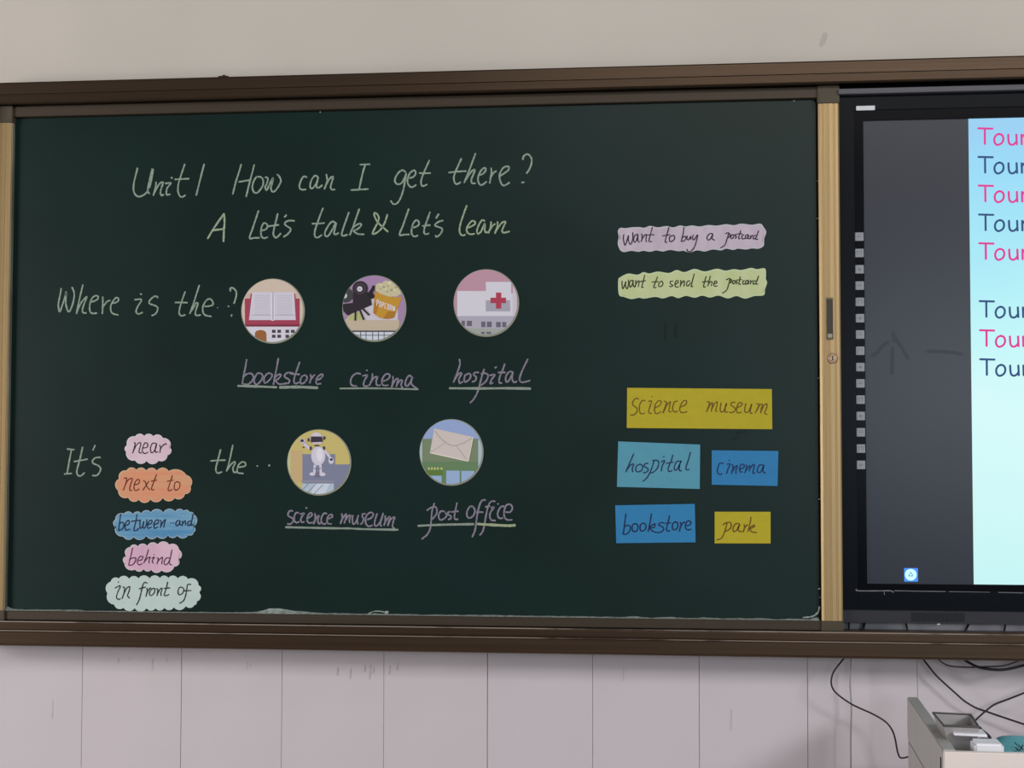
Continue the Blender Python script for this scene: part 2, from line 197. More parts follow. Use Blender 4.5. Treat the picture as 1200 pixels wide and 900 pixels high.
CARDS = [
('scalloped_word_card', 'small pale pink scalloped card reading near, topmost of the column', 130, 495,
 arc([(188, 268), (288, 162), (393, 160), (498, 163), (610, 182), (700, 295), (665, 385), (560, 450), (420, 452), (285, 447), (180, 345)]),
 (216, 200, 204), ((208, 178, 192), (218, 196, 204), 14, (1, 1, 3), 14), (58, 34, 46), 1.35,
 '270,240 285,245 275,290 255,360;260,345 300,265 340,235 350,260 335,310 330,350 360,360;380,300 425,290 430,250 400,240 375,290 370,340 395,365 435,350;525,245 490,245 465,290 468,345 495,350 525,300 535,245 520,310 525,350 550,345;570,265 580,290 575,355;575,330 600,280 640,250 650,260'),
('scalloped_word_card', 'orange scalloped card reading next to, below the near card', 120, 530,
 arc([(195, 310), (285, 212), (400, 206), (515, 215), (640, 216), (780, 220), (985, 265), (1035, 405), (970, 490), (850, 538), (710, 535), (565, 555), (430, 558), (305, 532), (185, 448)]),
 (208, 170, 138), ((214, 140, 108), (206, 156, 116), 12, (.6, 1, 9), 13), (110, 46, 26), 1.35,
 '255,305 285,305 270,380 245,445;250,430 290,340 335,305 350,320 330,380 320,440 345,450;375,380 420,370 435,330 410,320 380,360 370,420 390,450 430,430;480,335 505,350 520,400 555,440;545,340 510,390 475,445;635,260 605,340 575,430 605,440;570,340 635,325;820,275 795,350 770,440 795,450 815,435;760,340 830,325;880,345 850,360 842,420 860,445 900,420 908,365 880,345'),
('scalloped_word_card', 'blue scalloped card reading between and', 125, 590,
 arc([(102, 275), (102, 188), (205, 118), (310, 126), (410, 116), (520, 102), (665, 106), (805, 93), (905, 86), (975, 102), (1022, 125), (1025, 270), (1022, 340), (960, 370), (830, 378), (720, 372), (595, 386), (465, 380), (320, 394), (195, 388)]),
 (160, 176, 186), ((78, 134, 176), (118, 162, 188), 9, (.7, 1, 10), 9), (18, 40, 76), 1.55,
 '165,125 155,200 140,320;145,240 180,220 200,240 190,290 140,320;220,260 260,240 265,205 240,205 215,250 225,310 270,300;355,130 345,200 320,310 350,315 375,290;290,210 400,195;390,205 390,250 395,290 420,270 435,210 425,270 440,290 465,250 470,190;485,250 525,230 530,200 500,205 480,250 485,290 525,275;550,250 600,230 605,195 575,200 555,240 560,290 600,275;625,195 640,220 630,285;635,270 660,215 690,190 675,240 670,280;752,228 757,230;780,226 785,228;855,200 825,205 810,240 825,262 850,240 860,205 855,240 875,255;885,205 890,230 885,260;888,240 915,205 925,215 925,255;985,205 955,215 950,250 970,260 995,220;1012,125 1005,170 990,250 1012,250'),
('scalloped_word_card', 'mid pink scalloped card reading behind', 125, 590,
 arc([(225, 615), (275, 510), (368, 503), (478, 498), (600, 480), (735, 482), (850, 540), (852, 655), (795, 740), (645, 785), (525, 776), (435, 768), (335, 774), (208, 698)]),
 (210, 200, 204), ((206, 164, 186), (216, 180, 196), 8, (3, 1, 1), 9), (88, 40, 70), 1.35,
 '305,520 290,590 260,710;265,660 300,640 340,640 335,680 300,720 255,720;370,670 410,660 425,625 395,620 370,650 360,690 380,720 415,705;490,540 470,610 435,700;445,680 480,640 510,630 495,670 500,700;530,640 560,630 535,670 545,700;553,598 558,603;590,640 605,645 590,710;595,690 625,650 655,630 650,670 645,710;740,640 700,640 675,680 680,715 710,710 740,660;765,545 750,620 735,700 765,722'),
('scalloped_word_card', 'pale mint scalloped card reading in front of, lowest of the column', 115, 640,
 arc([(150, 415), (245, 378), (365, 383), (475, 378), (605, 378), (725, 373), (825, 373), (935, 378), (1055, 385), (1180, 455), (1190, 545), (1155, 650), (1130, 690), (1030, 702), (890, 717), (780, 722), (675, 727), (570, 727), (430, 727), (300, 722), (190, 685), (112, 550)]),
 (190, 206, 200), None, (40, 48, 46), 1.45,
 '200,490 260,465 230,540 215,600 240,625 260,615;235,418 240,423;290,480 310,490 300,560 280,615;285,600 330,500 370,475 365,520 345,580 370,610;575,435 545,425 520,470 500,560 480,630 450,690;480,500 555,480;570,490 575,530 560,590;565,560 600,500 620,490;650,495 620,510 600,555 620,580 655,550 665,505 650,492;680,500 700,510 690,580;692,565 730,500 750,500 735,550 740,580;815,420 800,490 775,570 800,580 830,565;770,495 840,490;980,480 950,490 935,540 955,570 990,550 1005,505 980,480;1085,450 1050,450 1040,500 1025,580 1000,640 955,670;1000,525 1090,520'),
('scalloped_word_card', 'long lilac wavy-edged card reading want to buy a postcard', 715, 240,
 [(90, 310), (120, 272), (180, 275), (250, 265), (340, 262), (400, 270), (470, 248), (560, 265), (660, 250), (740, 265), (820, 243), (880, 255), (960, 243), (1050, 255), (1150, 238), (1250, 245), (1360, 228), (1450, 240), (1540, 222), (1660, 235), (1760, 222), (1800, 265), (1830, 320), (1805, 400), (1800, 480), (1740, 515), (1660, 512), (1590, 525), (1500, 515), (1440, 530), (1360, 515), (1300, 535), (1200, 525), (1110, 548), (1020, 535), (930, 560), (860, 540), (800, 545), (700, 530), (620, 548), (540, 535), (470, 552), (390, 540), (330, 552), (250, 540), (170, 555), (120, 535), (90, 460), (100, 380)],
 (190, 184, 192), ((184, 168, 182), (196, 180, 192), 16, (3, 1, 1), 18), (56, 40, 56), 1.35,
 '160,350 155,400 175,475 200,410 215,360 215,420 240,465 265,400 265,325;325,345 290,360 275,410 290,440 315,400 325,350 325,420 345,435;370,340 375,390 365,430;370,410 400,360 425,350 420,400 425,435;495,265 475,340 455,425 490,430;430,355 515,350;690,265 665,350 645,430 665,440;615,365 700,350;735,360 700,375 695,420 720,430 755,400 750,365 735,358;865,265 855,340 835,420;840,390 880,370 890,390 870,420 830,430;905,365 900,400 920,410 945,370 945,405;975,355 965,390 985,410 1025,350 1010,430 985,500 945,545 910,545 900,520;1205,340 1165,340 1135,380 1145,412 1175,400 1205,345 1195,395 1225,415;1350,340 1390,330 1370,400 1345,470 1295,505;1380,350 1405,340 1400,375 1370,390;1430,350 1415,370 1420,395 1445,385 1445,355 1430,348;1485,345 1460,355 1480,375 1465,395;1530,305 1515,350 1505,395 1525,395;1495,340 1545,340;1570,350 1545,365 1550,400 1575,395;1615,350 1590,360 1585,395 1610,385 1620,350 1618,395 1635,395;1645,360 1645,400;1648,385 1670,355;1705,355 1680,370 1680,400 1705,390;1740,305 1720,360 1705,400 1730,405'),
('scalloped_word_card', 'long yellow-green wavy-edged card reading want to send the postcard', 715, 290,
 [(95, 390), (110, 355), (210, 307), (320, 320), (390, 290), (460, 305), (560, 283), (690, 300), (780, 265), (870, 290), (990, 252), (1110, 282), (1250, 250), (1350, 272), (1450, 255), (1540, 265), (1650, 240), (1720, 255), (1810, 245), (1828, 300), (1825, 370), (1840, 410), (1815, 490), (1800, 560), (1690, 570), (1580, 600), (1480, 570), (1380, 598), (1270, 565), (1170, 588), (1080, 565), (990, 590), (890, 568), (800, 595), (720, 570), (620, 598), (530, 580), (400, 600), (340, 590), (250, 605), (160, 580), (110, 565), (95, 500)],
 (192, 204, 162), ((184, 194, 140), (196, 200, 156), 14, (2, 1, 1), 18), (58, 62, 30), 1.35,
 '140,395 140,440 150,485 170,440 185,400 180,450 200,485 215,430 215,380;265,385 235,395 225,440 240,465 265,420 270,385 270,440 285,465;300,385 300,430 290,465;295,445 325,395 340,400 330,460;405,325 390,390 370,465 390,465;350,400 415,390;555,345 530,410 510,465 540,470;490,405 565,400;605,395 575,415 570,455 600,455 620,425 605,393;735,395 705,400 710,430 735,445 715,460 695,455;760,430 795,415 795,390 770,395 760,440 775,465 800,460;825,385 830,410 820,460;825,440 855,395 870,400 865,455;935,390 905,400 895,440 915,450 945,410;985,310 965,390 950,455 970,455;1125,340 1105,410 1095,460 1120,460;1080,405 1160,395;1175,335 1160,390 1145,450;1150,430 1180,400 1195,410 1185,450;1220,425 1250,415 1245,395 1225,400 1215,440 1230,455 1255,450;1360,380 1405,365 1390,430 1365,500 1315,535;1395,390 1420,375 1415,410 1390,420;1450,385 1435,400 1440,425 1465,415 1460,385;1490,380 1475,395 1490,410 1480,428;1525,345 1515,390 1510,430 1530,430;1500,380 1545,378;1575,385 1555,400 1560,430 1580,425;1615,385 1590,395 1590,430 1615,415 1622,385 1620,430;1645,385 1645,430;1648,410 1670,385;1705,390 1680,400 1678,430 1705,420;1740,335 1720,390 1708,425 1730,430'),
('paper_word_card', 'wide yellow rectangular card reading science museum', 725, 435, [(100, 195), (1795, 210), (1800, 680), (95, 665)],
 (178, 162, 36), None, (112, 88, 14), 1.35,
 '235,325 200,320 165,360 170,400 210,430 215,470 180,510 135,512;310,345 275,345 245,400 245,470 265,500 305,490;350,355 385,350 365,420 350,480 385,495;388,297 393,301;425,430 480,400 500,360 470,345 430,390 420,460 440,498 495,475;535,350 560,370 540,430 520,490;530,470 570,390 605,360 595,420 590,470 615,475;690,350 655,360 635,410 635,460 665,478 690,465;725,420 785,390 795,350 765,345 730,390 715,450 740,485 800,475;1035,360 1065,365 1050,420 1030,475;1035,460 1075,390 1100,370 1095,420 1085,470;1090,445 1125,380 1155,360 1150,410 1135,460 1155,470;1200,370 1190,430 1195,470 1230,470 1265,375 1250,430 1250,478 1280,475;1365,365 1330,365 1315,395 1360,430 1365,460 1330,485 1300,480;1390,430 1440,400 1445,375 1410,370 1390,410 1380,460 1400,490 1435,480;1490,380 1480,430 1480,475 1520,475 1560,385 1545,440 1545,490 1565,495;1615,385 1645,385 1625,440 1600,490;1615,470 1655,395 1685,390 1670,440 1665,490;1670,470 1705,400 1740,385 1730,440 1710,490 1740,505'),
('paper_word_card', 'light cyan-blue rectangular card reading hospital', 715, 500, [(95, 173), (1055, 210), (1050, 730), (80, 705)],
 (84, 148, 170), None, (26, 50, 86), 1.45,
 '275,320 240,400 185,530;195,510 240,450 275,440 260,490 265,530;350,440 310,460 300,510 325,530 370,510 380,460 350,438;445,430 410,435 400,465 440,490 440,520 405,540 390,535;500,390 510,410 490,480 460,550 430,600 385,640;500,400 550,395 570,430 550,490 510,530 465,545;600,410 640,400 610,460 600,520;625,350 632,355;735,330 715,400 680,490 690,525 725,515;660,430 740,415;815,405 780,410 755,460 755,505 785,500 820,430 830,400 810,470 815,515 835,515;940,300 920,380 890,470 895,505 925,500'),
('paper_word_card', 'small deep blue rectangular card reading cinema', 815, 500, [(190, 277), (972, 285), (962, 695), (190, 680)],
 (46, 122, 174), None, (20, 50, 96), 1.45,
 '330,430 285,430 260,490 260,540 290,560 310,550;370,440 405,438 380,500 365,550;395,392 402,398;430,440 440,480 420,550;430,530 465,470 490,460 475,510 475,550;520,500 565,480 570,450 540,440 520,480 520,525 550,530;590,450 600,470 580,540;590,520 620,470 640,460 630,520;635,500 665,455 690,445 680,500 675,545 700,545;790,450 750,450 725,500 730,535 765,530 795,470 800,450 790,520 820,545'),
('paper_word_card', 'deep blue rectangular card reading bookstore', 715, 570, [(60, 222), (992, 205), (1002, 655), (72, 665)],
 (46, 124, 174), None, (14, 42, 84), 1.55,
 '185,320 175,400 155,550;160,480 200,455 235,470 230,520 190,560 145,555;300,435 265,450 258,500 280,530 315,515 325,460 300,435;395,430 360,445 350,495 370,525 410,505 420,455 395,430;485,320 470,410 445,530;455,480 500,450 525,440 515,480 465,490 510,530 580,540 625,510 620,480 570,450 590,425 635,430;695,345 680,420 660,500 680,525 700,515;650,435 710,425;765,415 735,435 730,490 755,510 790,480 790,430 765,415;820,420 830,450 810,525;818,490 850,430 875,420;890,460 935,450 945,415 910,405 885,440 885,490 915,510 950,500'),
('paper_word_card', 'small yellow rectangular card reading park', 815, 570, [(225, 297), (880, 298), (880, 668), (225, 667)],
 (180, 164, 36), None, (112, 84, 14), 1.45,
 '320,450 365,425 360,470 335,550 300,610 250,625;355,430 400,420 420,450 400,500 335,535;510,435 470,440 440,490 450,530 485,510 520,440 500,500 520,530 545,525;570,445 575,480 560,535;565,510 590,465 615,450;650,360 640,430 615,530;625,490 680,455 690,470 630,500;635,500 665,535 715,540'),
]
# ---------------------------------------------------------------- setting
m_wall = mat('wall_paint', col(189, 181, 171, 1.24), .85, var=.035, scale=3, bump=.25)
m_tile = mat('wall_tile', col(195, 186, 190, 1.2), .38, var=.03, scale=4, spec=.35)
m_tile2 = mat('wall_tile_streaked', col(196, 186, 189, 1.21), .4, var=.03, scale=5)
m_joint = mat('joint', col(60, 52, 50), .9, c2=col(185, 175, 178, 1.3), scale=3, stretch=(1, 1, 1.6), thr=(.38, .62))
m_floor = mat('floor_terrazzo', (.32, .31, .29, 1), .5, var=.12, scale=60)
ZT = 1.22
bm = NEW(); box(bm, -3.4, 5.2, 0, .2, ZT, 3.3)
wall = tag(obj('wall_back', bm, m_wall), None, kind='structure')
bm = NEW(); box(bm, -3.4, 5.2, .007, .2, 0, ZT); obj('tile_backing', bm, m_joint, wall)
tx = [X(p, 830, 0) for p in (96, 212.5, 330.5, 450.8, 572, 695.5, 820.5, 947, 1075.4)]
TW = (tx[-1]-tx[0])/8
meshes = []
for k, mm in enumerate((m_tile, m_tile2)):
    for hh in (.56, .60):
        bm = NEW(); box(bm, .00045, TW-.00045, 0, .006, .0006, hh-.0006, bev=.0004); o = obj('tile', bm, mm, wall); meshes.append((o, hh))
        o.hide_render = False
first = {id(o): True for o, _ in meshes}
def put_tile(i, z, o):
    if first[id(o)]: first[id(o)] = False; t = o
    else: t = o.copy(); C.objects.link(t)
    t.location = (tx[0]+i*TW+random.uniform(-.0003, .0003), random.uniform(0, .0006), z); t.matrix_parent_inverse = Matrix.Identity(4)
for i in range(-11, 20):
    st = i in (0, 1, 2, 3)
    put_tile(i, .62, meshes[3][0] if st else meshes[1][0])
    put_tile(i, .06, meshes[2][0] if i % 7 == 3 else meshes[0][0])
bm = NEW(); box(bm, -3.4, 5.2, -6, .2, -.1, 0); tag(obj('floor', bm, m_floor), None, kind='structure')
bm = NEW(); box(bm, -3.4, 5.2, -.012, .0, 0, .06, bev=.002); tag(obj('baseboard_back', bm, mat('skirting', (.16, .13, .11, 1), .5)), None, kind='structure')

# ---------------------------------------------------------------- outer frame
m_rail = mat('bronze_rail', col(80, 63, 48, .95), .36, metal=.7, spec=.5, var=.12, scale=7, stretch=(.25, 6, 30))
m_rail2 = mat('bronze_rail_low', col(84, 65, 49, .95), .36, metal=.7, spec=.5, var=.16, scale=7, stretch=(.25, 6, 30))
m_gold = mat('champagne_metal', col(190, 160, 112, .92), .40, metal=.4, spec=.5, var=.07, scale=9, stretch=(30, 30, .4))
m_cap = mat('corner_plastic', col(80, 70, 54, .9), .55, var=.12, scale=25)
m_trim = mat('dull_trim', col(72, 61, 49, .95), .5, metal=.3, var=.1, scale=7, stretch=(.25, 6, 30))
m_line = mat('dark_groove', (.008, .006, .005, 1), .9)
YF, YP = -.10, -.066
XL, XR = X(-14, 400, YP)-.05, 4.40
frame = thing('chalkboard_frame', 'long bronze metal frame mounted on the wall around the green chalkboard and the display', 'frame', (0, 0, 1.0))
za, zb, zc = Z(80.5, YF), Z(96.0, YF), Z(106.0, YF)
prof = [(0, za-.004), (YF+.006, za), (YF+.001, za-.001), (YF, za-.004), (YF, zb+.0015), (YF+.004, zb+.001), (YF+.004, zb-.001), (YF+.002, zb-.0015), (YF+.001, zc+.003), (YF+.004, zc), (-.082, zc), (-.082, zc+.02), (-.04, zc+.02), (-.04, zc), (0, zc)]
bm = NEW(); prism(bm, prof, XL, XR, 'x'); obj('top_rail', bm, m_rail, frame)
ZB1, ZB2, ZB3, ZB0 = Z(736.2, -.085), Z(747.3, YF-.005), Z(766.0, YF-.005), Z(734, -.066)
prof = [(0, ZB3+.002), (YF, ZB3), (YF-.004, ZB3+.002), (YF-.005, ZB3+.006), (YF-.005, ZB2-.003), (YF-.003, ZB2), (YF+.001, ZB2), (-.0865, ZB2+.002), (-.0865, ZB1-.003), (-.0855, ZB1), (-.083, ZB1), (-.082, ZB1-.012), (-.04, ZB1-.012), (-.04, ZB1), (0, ZB1)]
bm = NEW(); prism(bm, prof, XL, XR, 'x'); obj('bottom_rail', bm, m_rail2, frame)
# light worn edges of the two steps
m_edge = mat('worn_edge', col(150, 136, 124, 1.1), .4, metal=.2, c2=col(84, 70, 60, .9), scale=3, stretch=(2, 1, 1), thr=(.5, .62))
bm = NEW(); box(bm, XL, XR, -.0888, -.084, ZB1-.001, ZB1+.0014, bev=.0005); box(bm, XL, XR, YF-.0062, YF-.002, ZB2-.0008, ZB2+.001, bev=.0004)
obj('worn_lip', bm, m_edge, frame)
for n, xa in (('left', XL), ('right', XR-.05)):
    bm = NEW(); box(bm, xa, xa+.05, YF+.002, 0, ZB1+.0005, zc-.0005, bev=.002); obj('end_post', bm, m_rail, frame)
bm = NEW(); p = P(262, 90, -.09)
box(bm, p.x-.012, p.x+.012, -.094, -.075, za-.0015, za+.003, bev=.001); box(bm, p.x-.004, p.x+.004, -.09, -.08, za+.002, za+.0065, bev=.0015)
obj('clip', bm, m_rail2, frame)
def chalk_crumbs(pts, Y, name, parent, m):
    for x, y, s in pts:
        bm = NEW(); p = P(x, y, Y); g = bmesh.ops.create_icosphere(bm, subdivisions=1, radius=s*DIST/F)
        for v in g['verts']: v.co = Vector((v.co.x*1.3, v.co.y*.4, v.co.z*.8))+p+Vector((0, -.0005, 0))
        obj(name, bm, m, parent)

# ---------------------------------------------------------------- sliding chalkboard
YS = -.056                       # writing surface
bx0t, bx1, = X(14.2, 144, YS), X(957.6, 400, YS)
bz1, bz0 = Z(125.3, YS), Z(721.3, YS)
board = thing('sliding_chalkboard', 'green sliding chalkboard with champagne metal edges, covered in chalk writing', 'chalkboard', (bx0t, YS, bz0))
m_board = mat('board_green', col(14, 33, 29, 1.12), .36, spec=.24, c2=col(19, 40, 37, 1.2), scale=2.2, stretch=(1, 1, 1.3), thr=(.3, .75), bump=.05)
m_chalk = mat('white_chalk', col(152, 170, 154, 1.1), .95, spec=.1, c2=col(96, 112, 100, .95), scale=420, thr=(.42, .78))
m_lime = mat('yellow_chalk', col(160, 174, 146, 1.15), .95, spec=.1, c2=col(86, 102, 84, .9), scale=420, thr=(.45, .8))
m_purple = mat('purple_chalk', col(150, 144, 158, 1.0), .95, spec=.1, c2=col(104, 84, 112, .95), scale=420, thr=(.42, .78))
m_under = mat('underline_chalk', col(148, 158, 148, 1.1), .95, spec=.1, c2=col(110, 122, 112, 1), scale=300, thr=(.4, .8))
def rrect(x0, x1, z0, z1, r, n=5):
    o = []
    for cx, cz, a in ((x1-r, z1-r, 0), (x0+r, z1-r, 90), (x0+r, z0+r, 180), (x1-r, z0+r, 270)):
        for k in range(n+1):
            t = math.radians(a+90*k/n); o.append((cx+r*math.cos(t), cz+r*math.sin(t)))
    return o
bm = NEW(); prism(bm, rrect(bx0t, bx1, bz0, bz1, .011), YS, YS+.012, 'y'); obj('writing_surface', bm, m_board, board)
gx0, gx1 = X(983.2, 121, -.07), X(960, 300, -.07)
lx1 = X(11.0, 300, -.07)
pw = gx0-gx1
zt, zbt = Z(110.3, YP), ZB1+.0015
bm = NEW(); box(bm, lx1-pw+.004, gx0-.004, -.052, -.044, zbt+.004, zt-.004); obj('backing', bm, m_line, board)
# top and bottom trims
bm = NEW(); prism(bm, [(YP, bz1+.0015), (YP-.002, bz1+.003), (YP-.002, zt-.002), (YP, zt), (-.044, zt), (-.044, bz1+.0015)], lx1-.001, gx1+.001, 'x'); obj('top_trim', bm, m_trim, board)
bm = NEW(); prism(bm, [(YP, bz0-.002), (YP-.002, bz0-.0035), (YP-.002, zbt+.002), (YP, zbt), (-.044, zbt), (-.044, bz0-.002)], lx1-.001, gx1+.001, 'x'); obj('bottom_trim', bm, m_trim, board)
zp1, zp0 = Z(121.2, -.07, 972), Z(727.5, -.07, 972)
def post(x0, x1):
    bm = NEW(); n = 5; pts = [(x0, -.046)]
    wv = x1-x0
    f = [(0, -.068), (.10, -.0705), (.16, -.0705), (.18, -.0697), (.22, -.0697), (.24, -.071), (.42, -.0715), (.44, -.0702), (.49, -.0702), (.51, -.0715), (.70, -.071), (.72, -.0697), (.78, -.0697), (.80, -.071), (.93, -.0705), (1, -.067)]
    pts += [(x0+a*wv, b) for a, b in f]+[(x1, -.046)]
    prism(bm, pts, zp0, zp1, 'z'); return obj('edge_post', bm, m_gold, board)
post(gx1, gx0); post(lx1-pw, lx1)
m_seal = mat('pale_seal', col(120, 116, 98, 1.2), .6, c2=col(70, 66, 52, 1), scale=14, stretch=(1, 1, .3), thr=(.35, .7))
bm = NEW(); box(bm, lx1+.0003, lx1+.0036, -.069, -.057, bz0, zp1, bev=.0006); obj('edge_seal', bm, m_seal, board)
for x0, x1 in ((gx1-.002, gx0+.001), (lx1-pw-.001, lx1+.004)):
    bm = NEW(); box(bm, x0, x1, -.0735, -.046, zp1, zt, bev=.0015); obj('corner_cap', bm, m_cap, board)
    bm = NEW(); box(bm, x0, x1, -.0735, -.046, zbt, zp0, bev=.0015); obj('corner_cap', bm, m_cap, board)
# recessed pull and lock on the right post
hx0, hx1, hz1, hz0 = X(968.2, 370, -.07), X(976.2, 370, -.07), Z(348.8, -.07, 972), Z(398.2, -.07, 972)
m_brass = mat('dull_brass', col(120, 104, 78, .9), .4, metal=.5, var=.2, scale=60)
bm = NEW(); t = .0012; yy = (-.0735, -.0705)
box(bm, hx0, hx0+t, *yy, hz0, hz1); box(bm, hx1-t, hx1, *yy, hz0, hz1); box(bm, hx0+t, hx1-t, *yy, hz1-.004, hz1); box(bm, hx0+t, hx1-t, *yy, hz0, hz0+.003)
pull = tag(obj('recessed_pull', bm, m_brass, board), 'small dull brass recessed pull')
bm = NEW(); box(bm, hx0+t, hx1-t, -.0722, -.0714, hz0+.003, hz1-.004); q = obj('pull_well', bm, mat('well', col(70, 66, 50, .8), .5), board)
bm = NEW(); box(bm, hx0+.002, hx1-.002, -.0752, -.0718, hz0+.004, hz0+.013, bev=.001); obj('latch_button', bm, mat('latch', col(150, 140, 125), .35, metal=.5), board)
p = P(975.6, 420, -.072); bm = NEW()
for rr, y0, y1 in ((.0118, -.0715, -.0748), (.0075, -.0748, -.0775)):
    g = bmesh.ops.create_cone(bm, cap_ends=True, segments=24, radius1=rr, radius2=rr*.82, depth=abs(y1-y0), matrix=Matrix.Translation((p.x, (y0+y1)/2, p.z)) @ Matrix.Rotation(math.pi/2, 4, 'X'))
lock = obj('lock', bm, mat('lock_metal', col(170, 140, 115), .3, metal=.7), board, smooth=False)
bm = NEW(); box(bm, p.x-.0012, p.x+.0012, -.0782, -.077, p.z-.0045, p.z+.0045); obj('key_slot', bm, m_line, board)
# trim screws
for px, py in ((375.5, 131.5), (930.5, 119), ):
    p = P(px, py, YS); bm = NEW(); bmesh.ops.create_icosphere(bm, subdivisions=2, radius=.0022, matrix=Matrix.Translation((p.x, YS-.0005, bz1-.0015)))
    obj('trim_screw', bm, mat('screw_metal', col(150, 145, 120), .4, metal=.4), board)
# chalk dust ridge along the bottom and chalk crumbs on the right edge
m_dust = mat('chalk_dust', col(150, 158, 152, 1.15), .95, c2=col(104, 110, 102, 1), scale=90, thr=(.4, .75))
bm = NEW(); prev = None
xs = [4+i*(953/260) for i in range(261)]
for i, px in enumerate(xs):
    hgt = 1.2+1.1*noise.noise(Vector((px*.05, 3, 0)))+.5*noise.noise(Vector((px*.4, 9, 0)))
    hgt += 4.2*math.exp(-((px-332)/16)**2)+1.8*math.exp(-((px-355)/22)**2)+3.5*math.exp(-((px-7)/5)**2)+2.5*math.exp(-((px-954)/5)**2)
    if 100 < px < 285: hgt *= .55
    hgt = max(.5, hgt)*DIST/F
    x = bx0t+(bx1-bx0t)*i/260; z = bz0-.002
    row = [bm.verts.new(q) for q in ((x, YS-.0002, z), (x, YS-.0095, z), (x, YS-.0095, z+.0008), (x, YS-.003, z+.0006+hgt*.55), (x, YS-.0002, z+hgt))]
    if prev:
        for j in range(4): bm.faces.new((prev[j], prev[j+1], row[j+1], row[j]))
    else: bm.faces.new(row)
    prev = row
bm.faces.new(prev)
tag(obj('chalk_dust', bm, m_dust, board), 'pale chalk dust heaped along the bottom edge')
bm = NEW(); ribbon(bm, [(432, 719), (438, 716.5), (446, 716.3), (455, 718.5)], 1.3, YS, h=.0015); ribbon(bm, [(452, 718), (454.5, 717)], 3, YS, h=.002)
obj('chalk_crumb', bm, m_dust, board)
cr = [(958, 256, .9), (958.3, 212, .8), (12.5+.8, 188, .8), (8.5, 449, 1.3), (7.5, 535, 1.0), (6.5, 577, 1.0), (959.5, 443, .9), (960.2, 585, .9), (960, 690, 1.2), (961, 700, .8)]
chalk_crumbs(cr, -.058, 'chalk_crumb', board, m_dust)
bm = NEW(); ribbon(bm, [(941, 723.5), (950, 722.6), (955, 720.5), (958.8, 716.5), (960, 711)], 1.6, YS, h=.004, jit=.45)
tag(obj('chalk_smear', bm, m_dust, board), 'pale chalk smear in the lower right corner')
# ---- chalk writing : strokes measured on the board plane
def word(name, label, ox, oy, strokes, wpx, m, parent, Y=YS, h=.0004, sc=10., jit=.18, n=5, thick=None):
    bm = NEW()
    for k, st in enumerate(parse(strokes)):
        ww = wpx
        if thick and k in thick: ww = thick[k]
        ribbon(bm, [(ox+x/sc, oy+y/sc) for x, y in st], ww, Y, h=h, jit=jit, n=n)
    return tag(obj(name, bm, m, parent), label)
def split(st, gap):
    ss = sorted([x for x in st.split(';') if x.strip()], key=lambda q: min(float(p.split(',')[0]) for p in q.split()))
    gs = []; hi = -1e9
    for q in ss:
        xs = [float(p.split(',')[0]) for p in q.split()]
        if min(xs)-hi > gap: gs.append([])
        gs[-1].append(q); hi = max(hi, max(xs))
    return [';'.join(g) for g in gs]
for d in WORDS:
    lab, ox, oy, ww, mk, st = d[:6]
    mm = {'w': m_chalk, 'y': m_lime, 'p': m_purple, 'u': m_under}[mk]
    th = d[6] if len(d) > 6 else None
    if th:
        for k, one in enumerate(st.split(';')): word('chalk_underline' if mk == 'u' else 'chalk_writing', lab, ox, oy, one, th.get(k, ww), mm, board, h=.0005 if mk == 'u' else .0004)
    else:
        for piece in ([st] if mk == 'u' else split(st, 70)):
            word('chalk_underline' if mk == 'u' else 'chalk_writing', lab, ox, oy, piece, ww, mm, board, h=.0005 if mk == 'u' else .0004)
word('chalk_underline', 'yellowish right end of the underline below the post office writing', 485, 565, '750,490 900,500 1100,510 1185,505', 3.0, mat('lime_line', col(178, 186, 152, 1.1), .95, c2=col(140, 150, 118, 1), scale=300), board, h=.0006)
# old erased strokes, darker wet-looking marks on the right of the board
m_wipe = mat('wiped_mark', col(13, 30, 27, 1.05), .37, spec=.22)
for st in (((780, 378), (779.5, 388), (780, 399)), ((792, 380), (791.5, 395)), ((862, 509), (868, 506)), ((858, 515), (866, 512)), ((871, 508), (873, 505))):
    bm = NEW(); ribbon(bm, st, 3, YS, h=.00012); tag(obj('wiped_mark', bm, m_wipe, board), 'faint dark wiped stroke')

# ---------------------------------------------------------------- paper word cards
def inset(pts, k):
    """outline moved inwards by k (tenths of a pixel) along its smoothed normals"""
    n = len(pts); A = sum(pts[i][0]*pts[(i+1) % n][1]-pts[(i+1) % n][0]*pts[i][1] for i in range(n)); sg = 1 if A > 0 else -1; o = []
    for i in range(n):
        a, b = pts[(i-3) % n], pts[(i+3) % n]; dx, dy = b[0]-a[0], b[1]-a[1]; Ln = math.hypot(dx, dy) or 1
        o.append((pts[i][0]-dy/Ln*k*sg, pts[i][1]+dx/Ln*k*sg))
    return o
def closed_smooth(pts, n=4):
    m = len(pts); o = []
    for i in range(m):
        p0, p1, p2, p3 = pts[i-1], pts[i], pts[(i+1) % m], pts[(i+2) % m]
        for k in range(n):
            t = k/n; o.append(tuple(.5*(2*p1[j]+(p2[j]-p0[j])*t+(2*p0[j]-5*p1[j]+4*p2[j]-p3[j])*t*t+(3*p1[j]-p0[j]-3*p2[j]+p3[j])*t**3) for j in range(2)))
    return o
CT = .0016
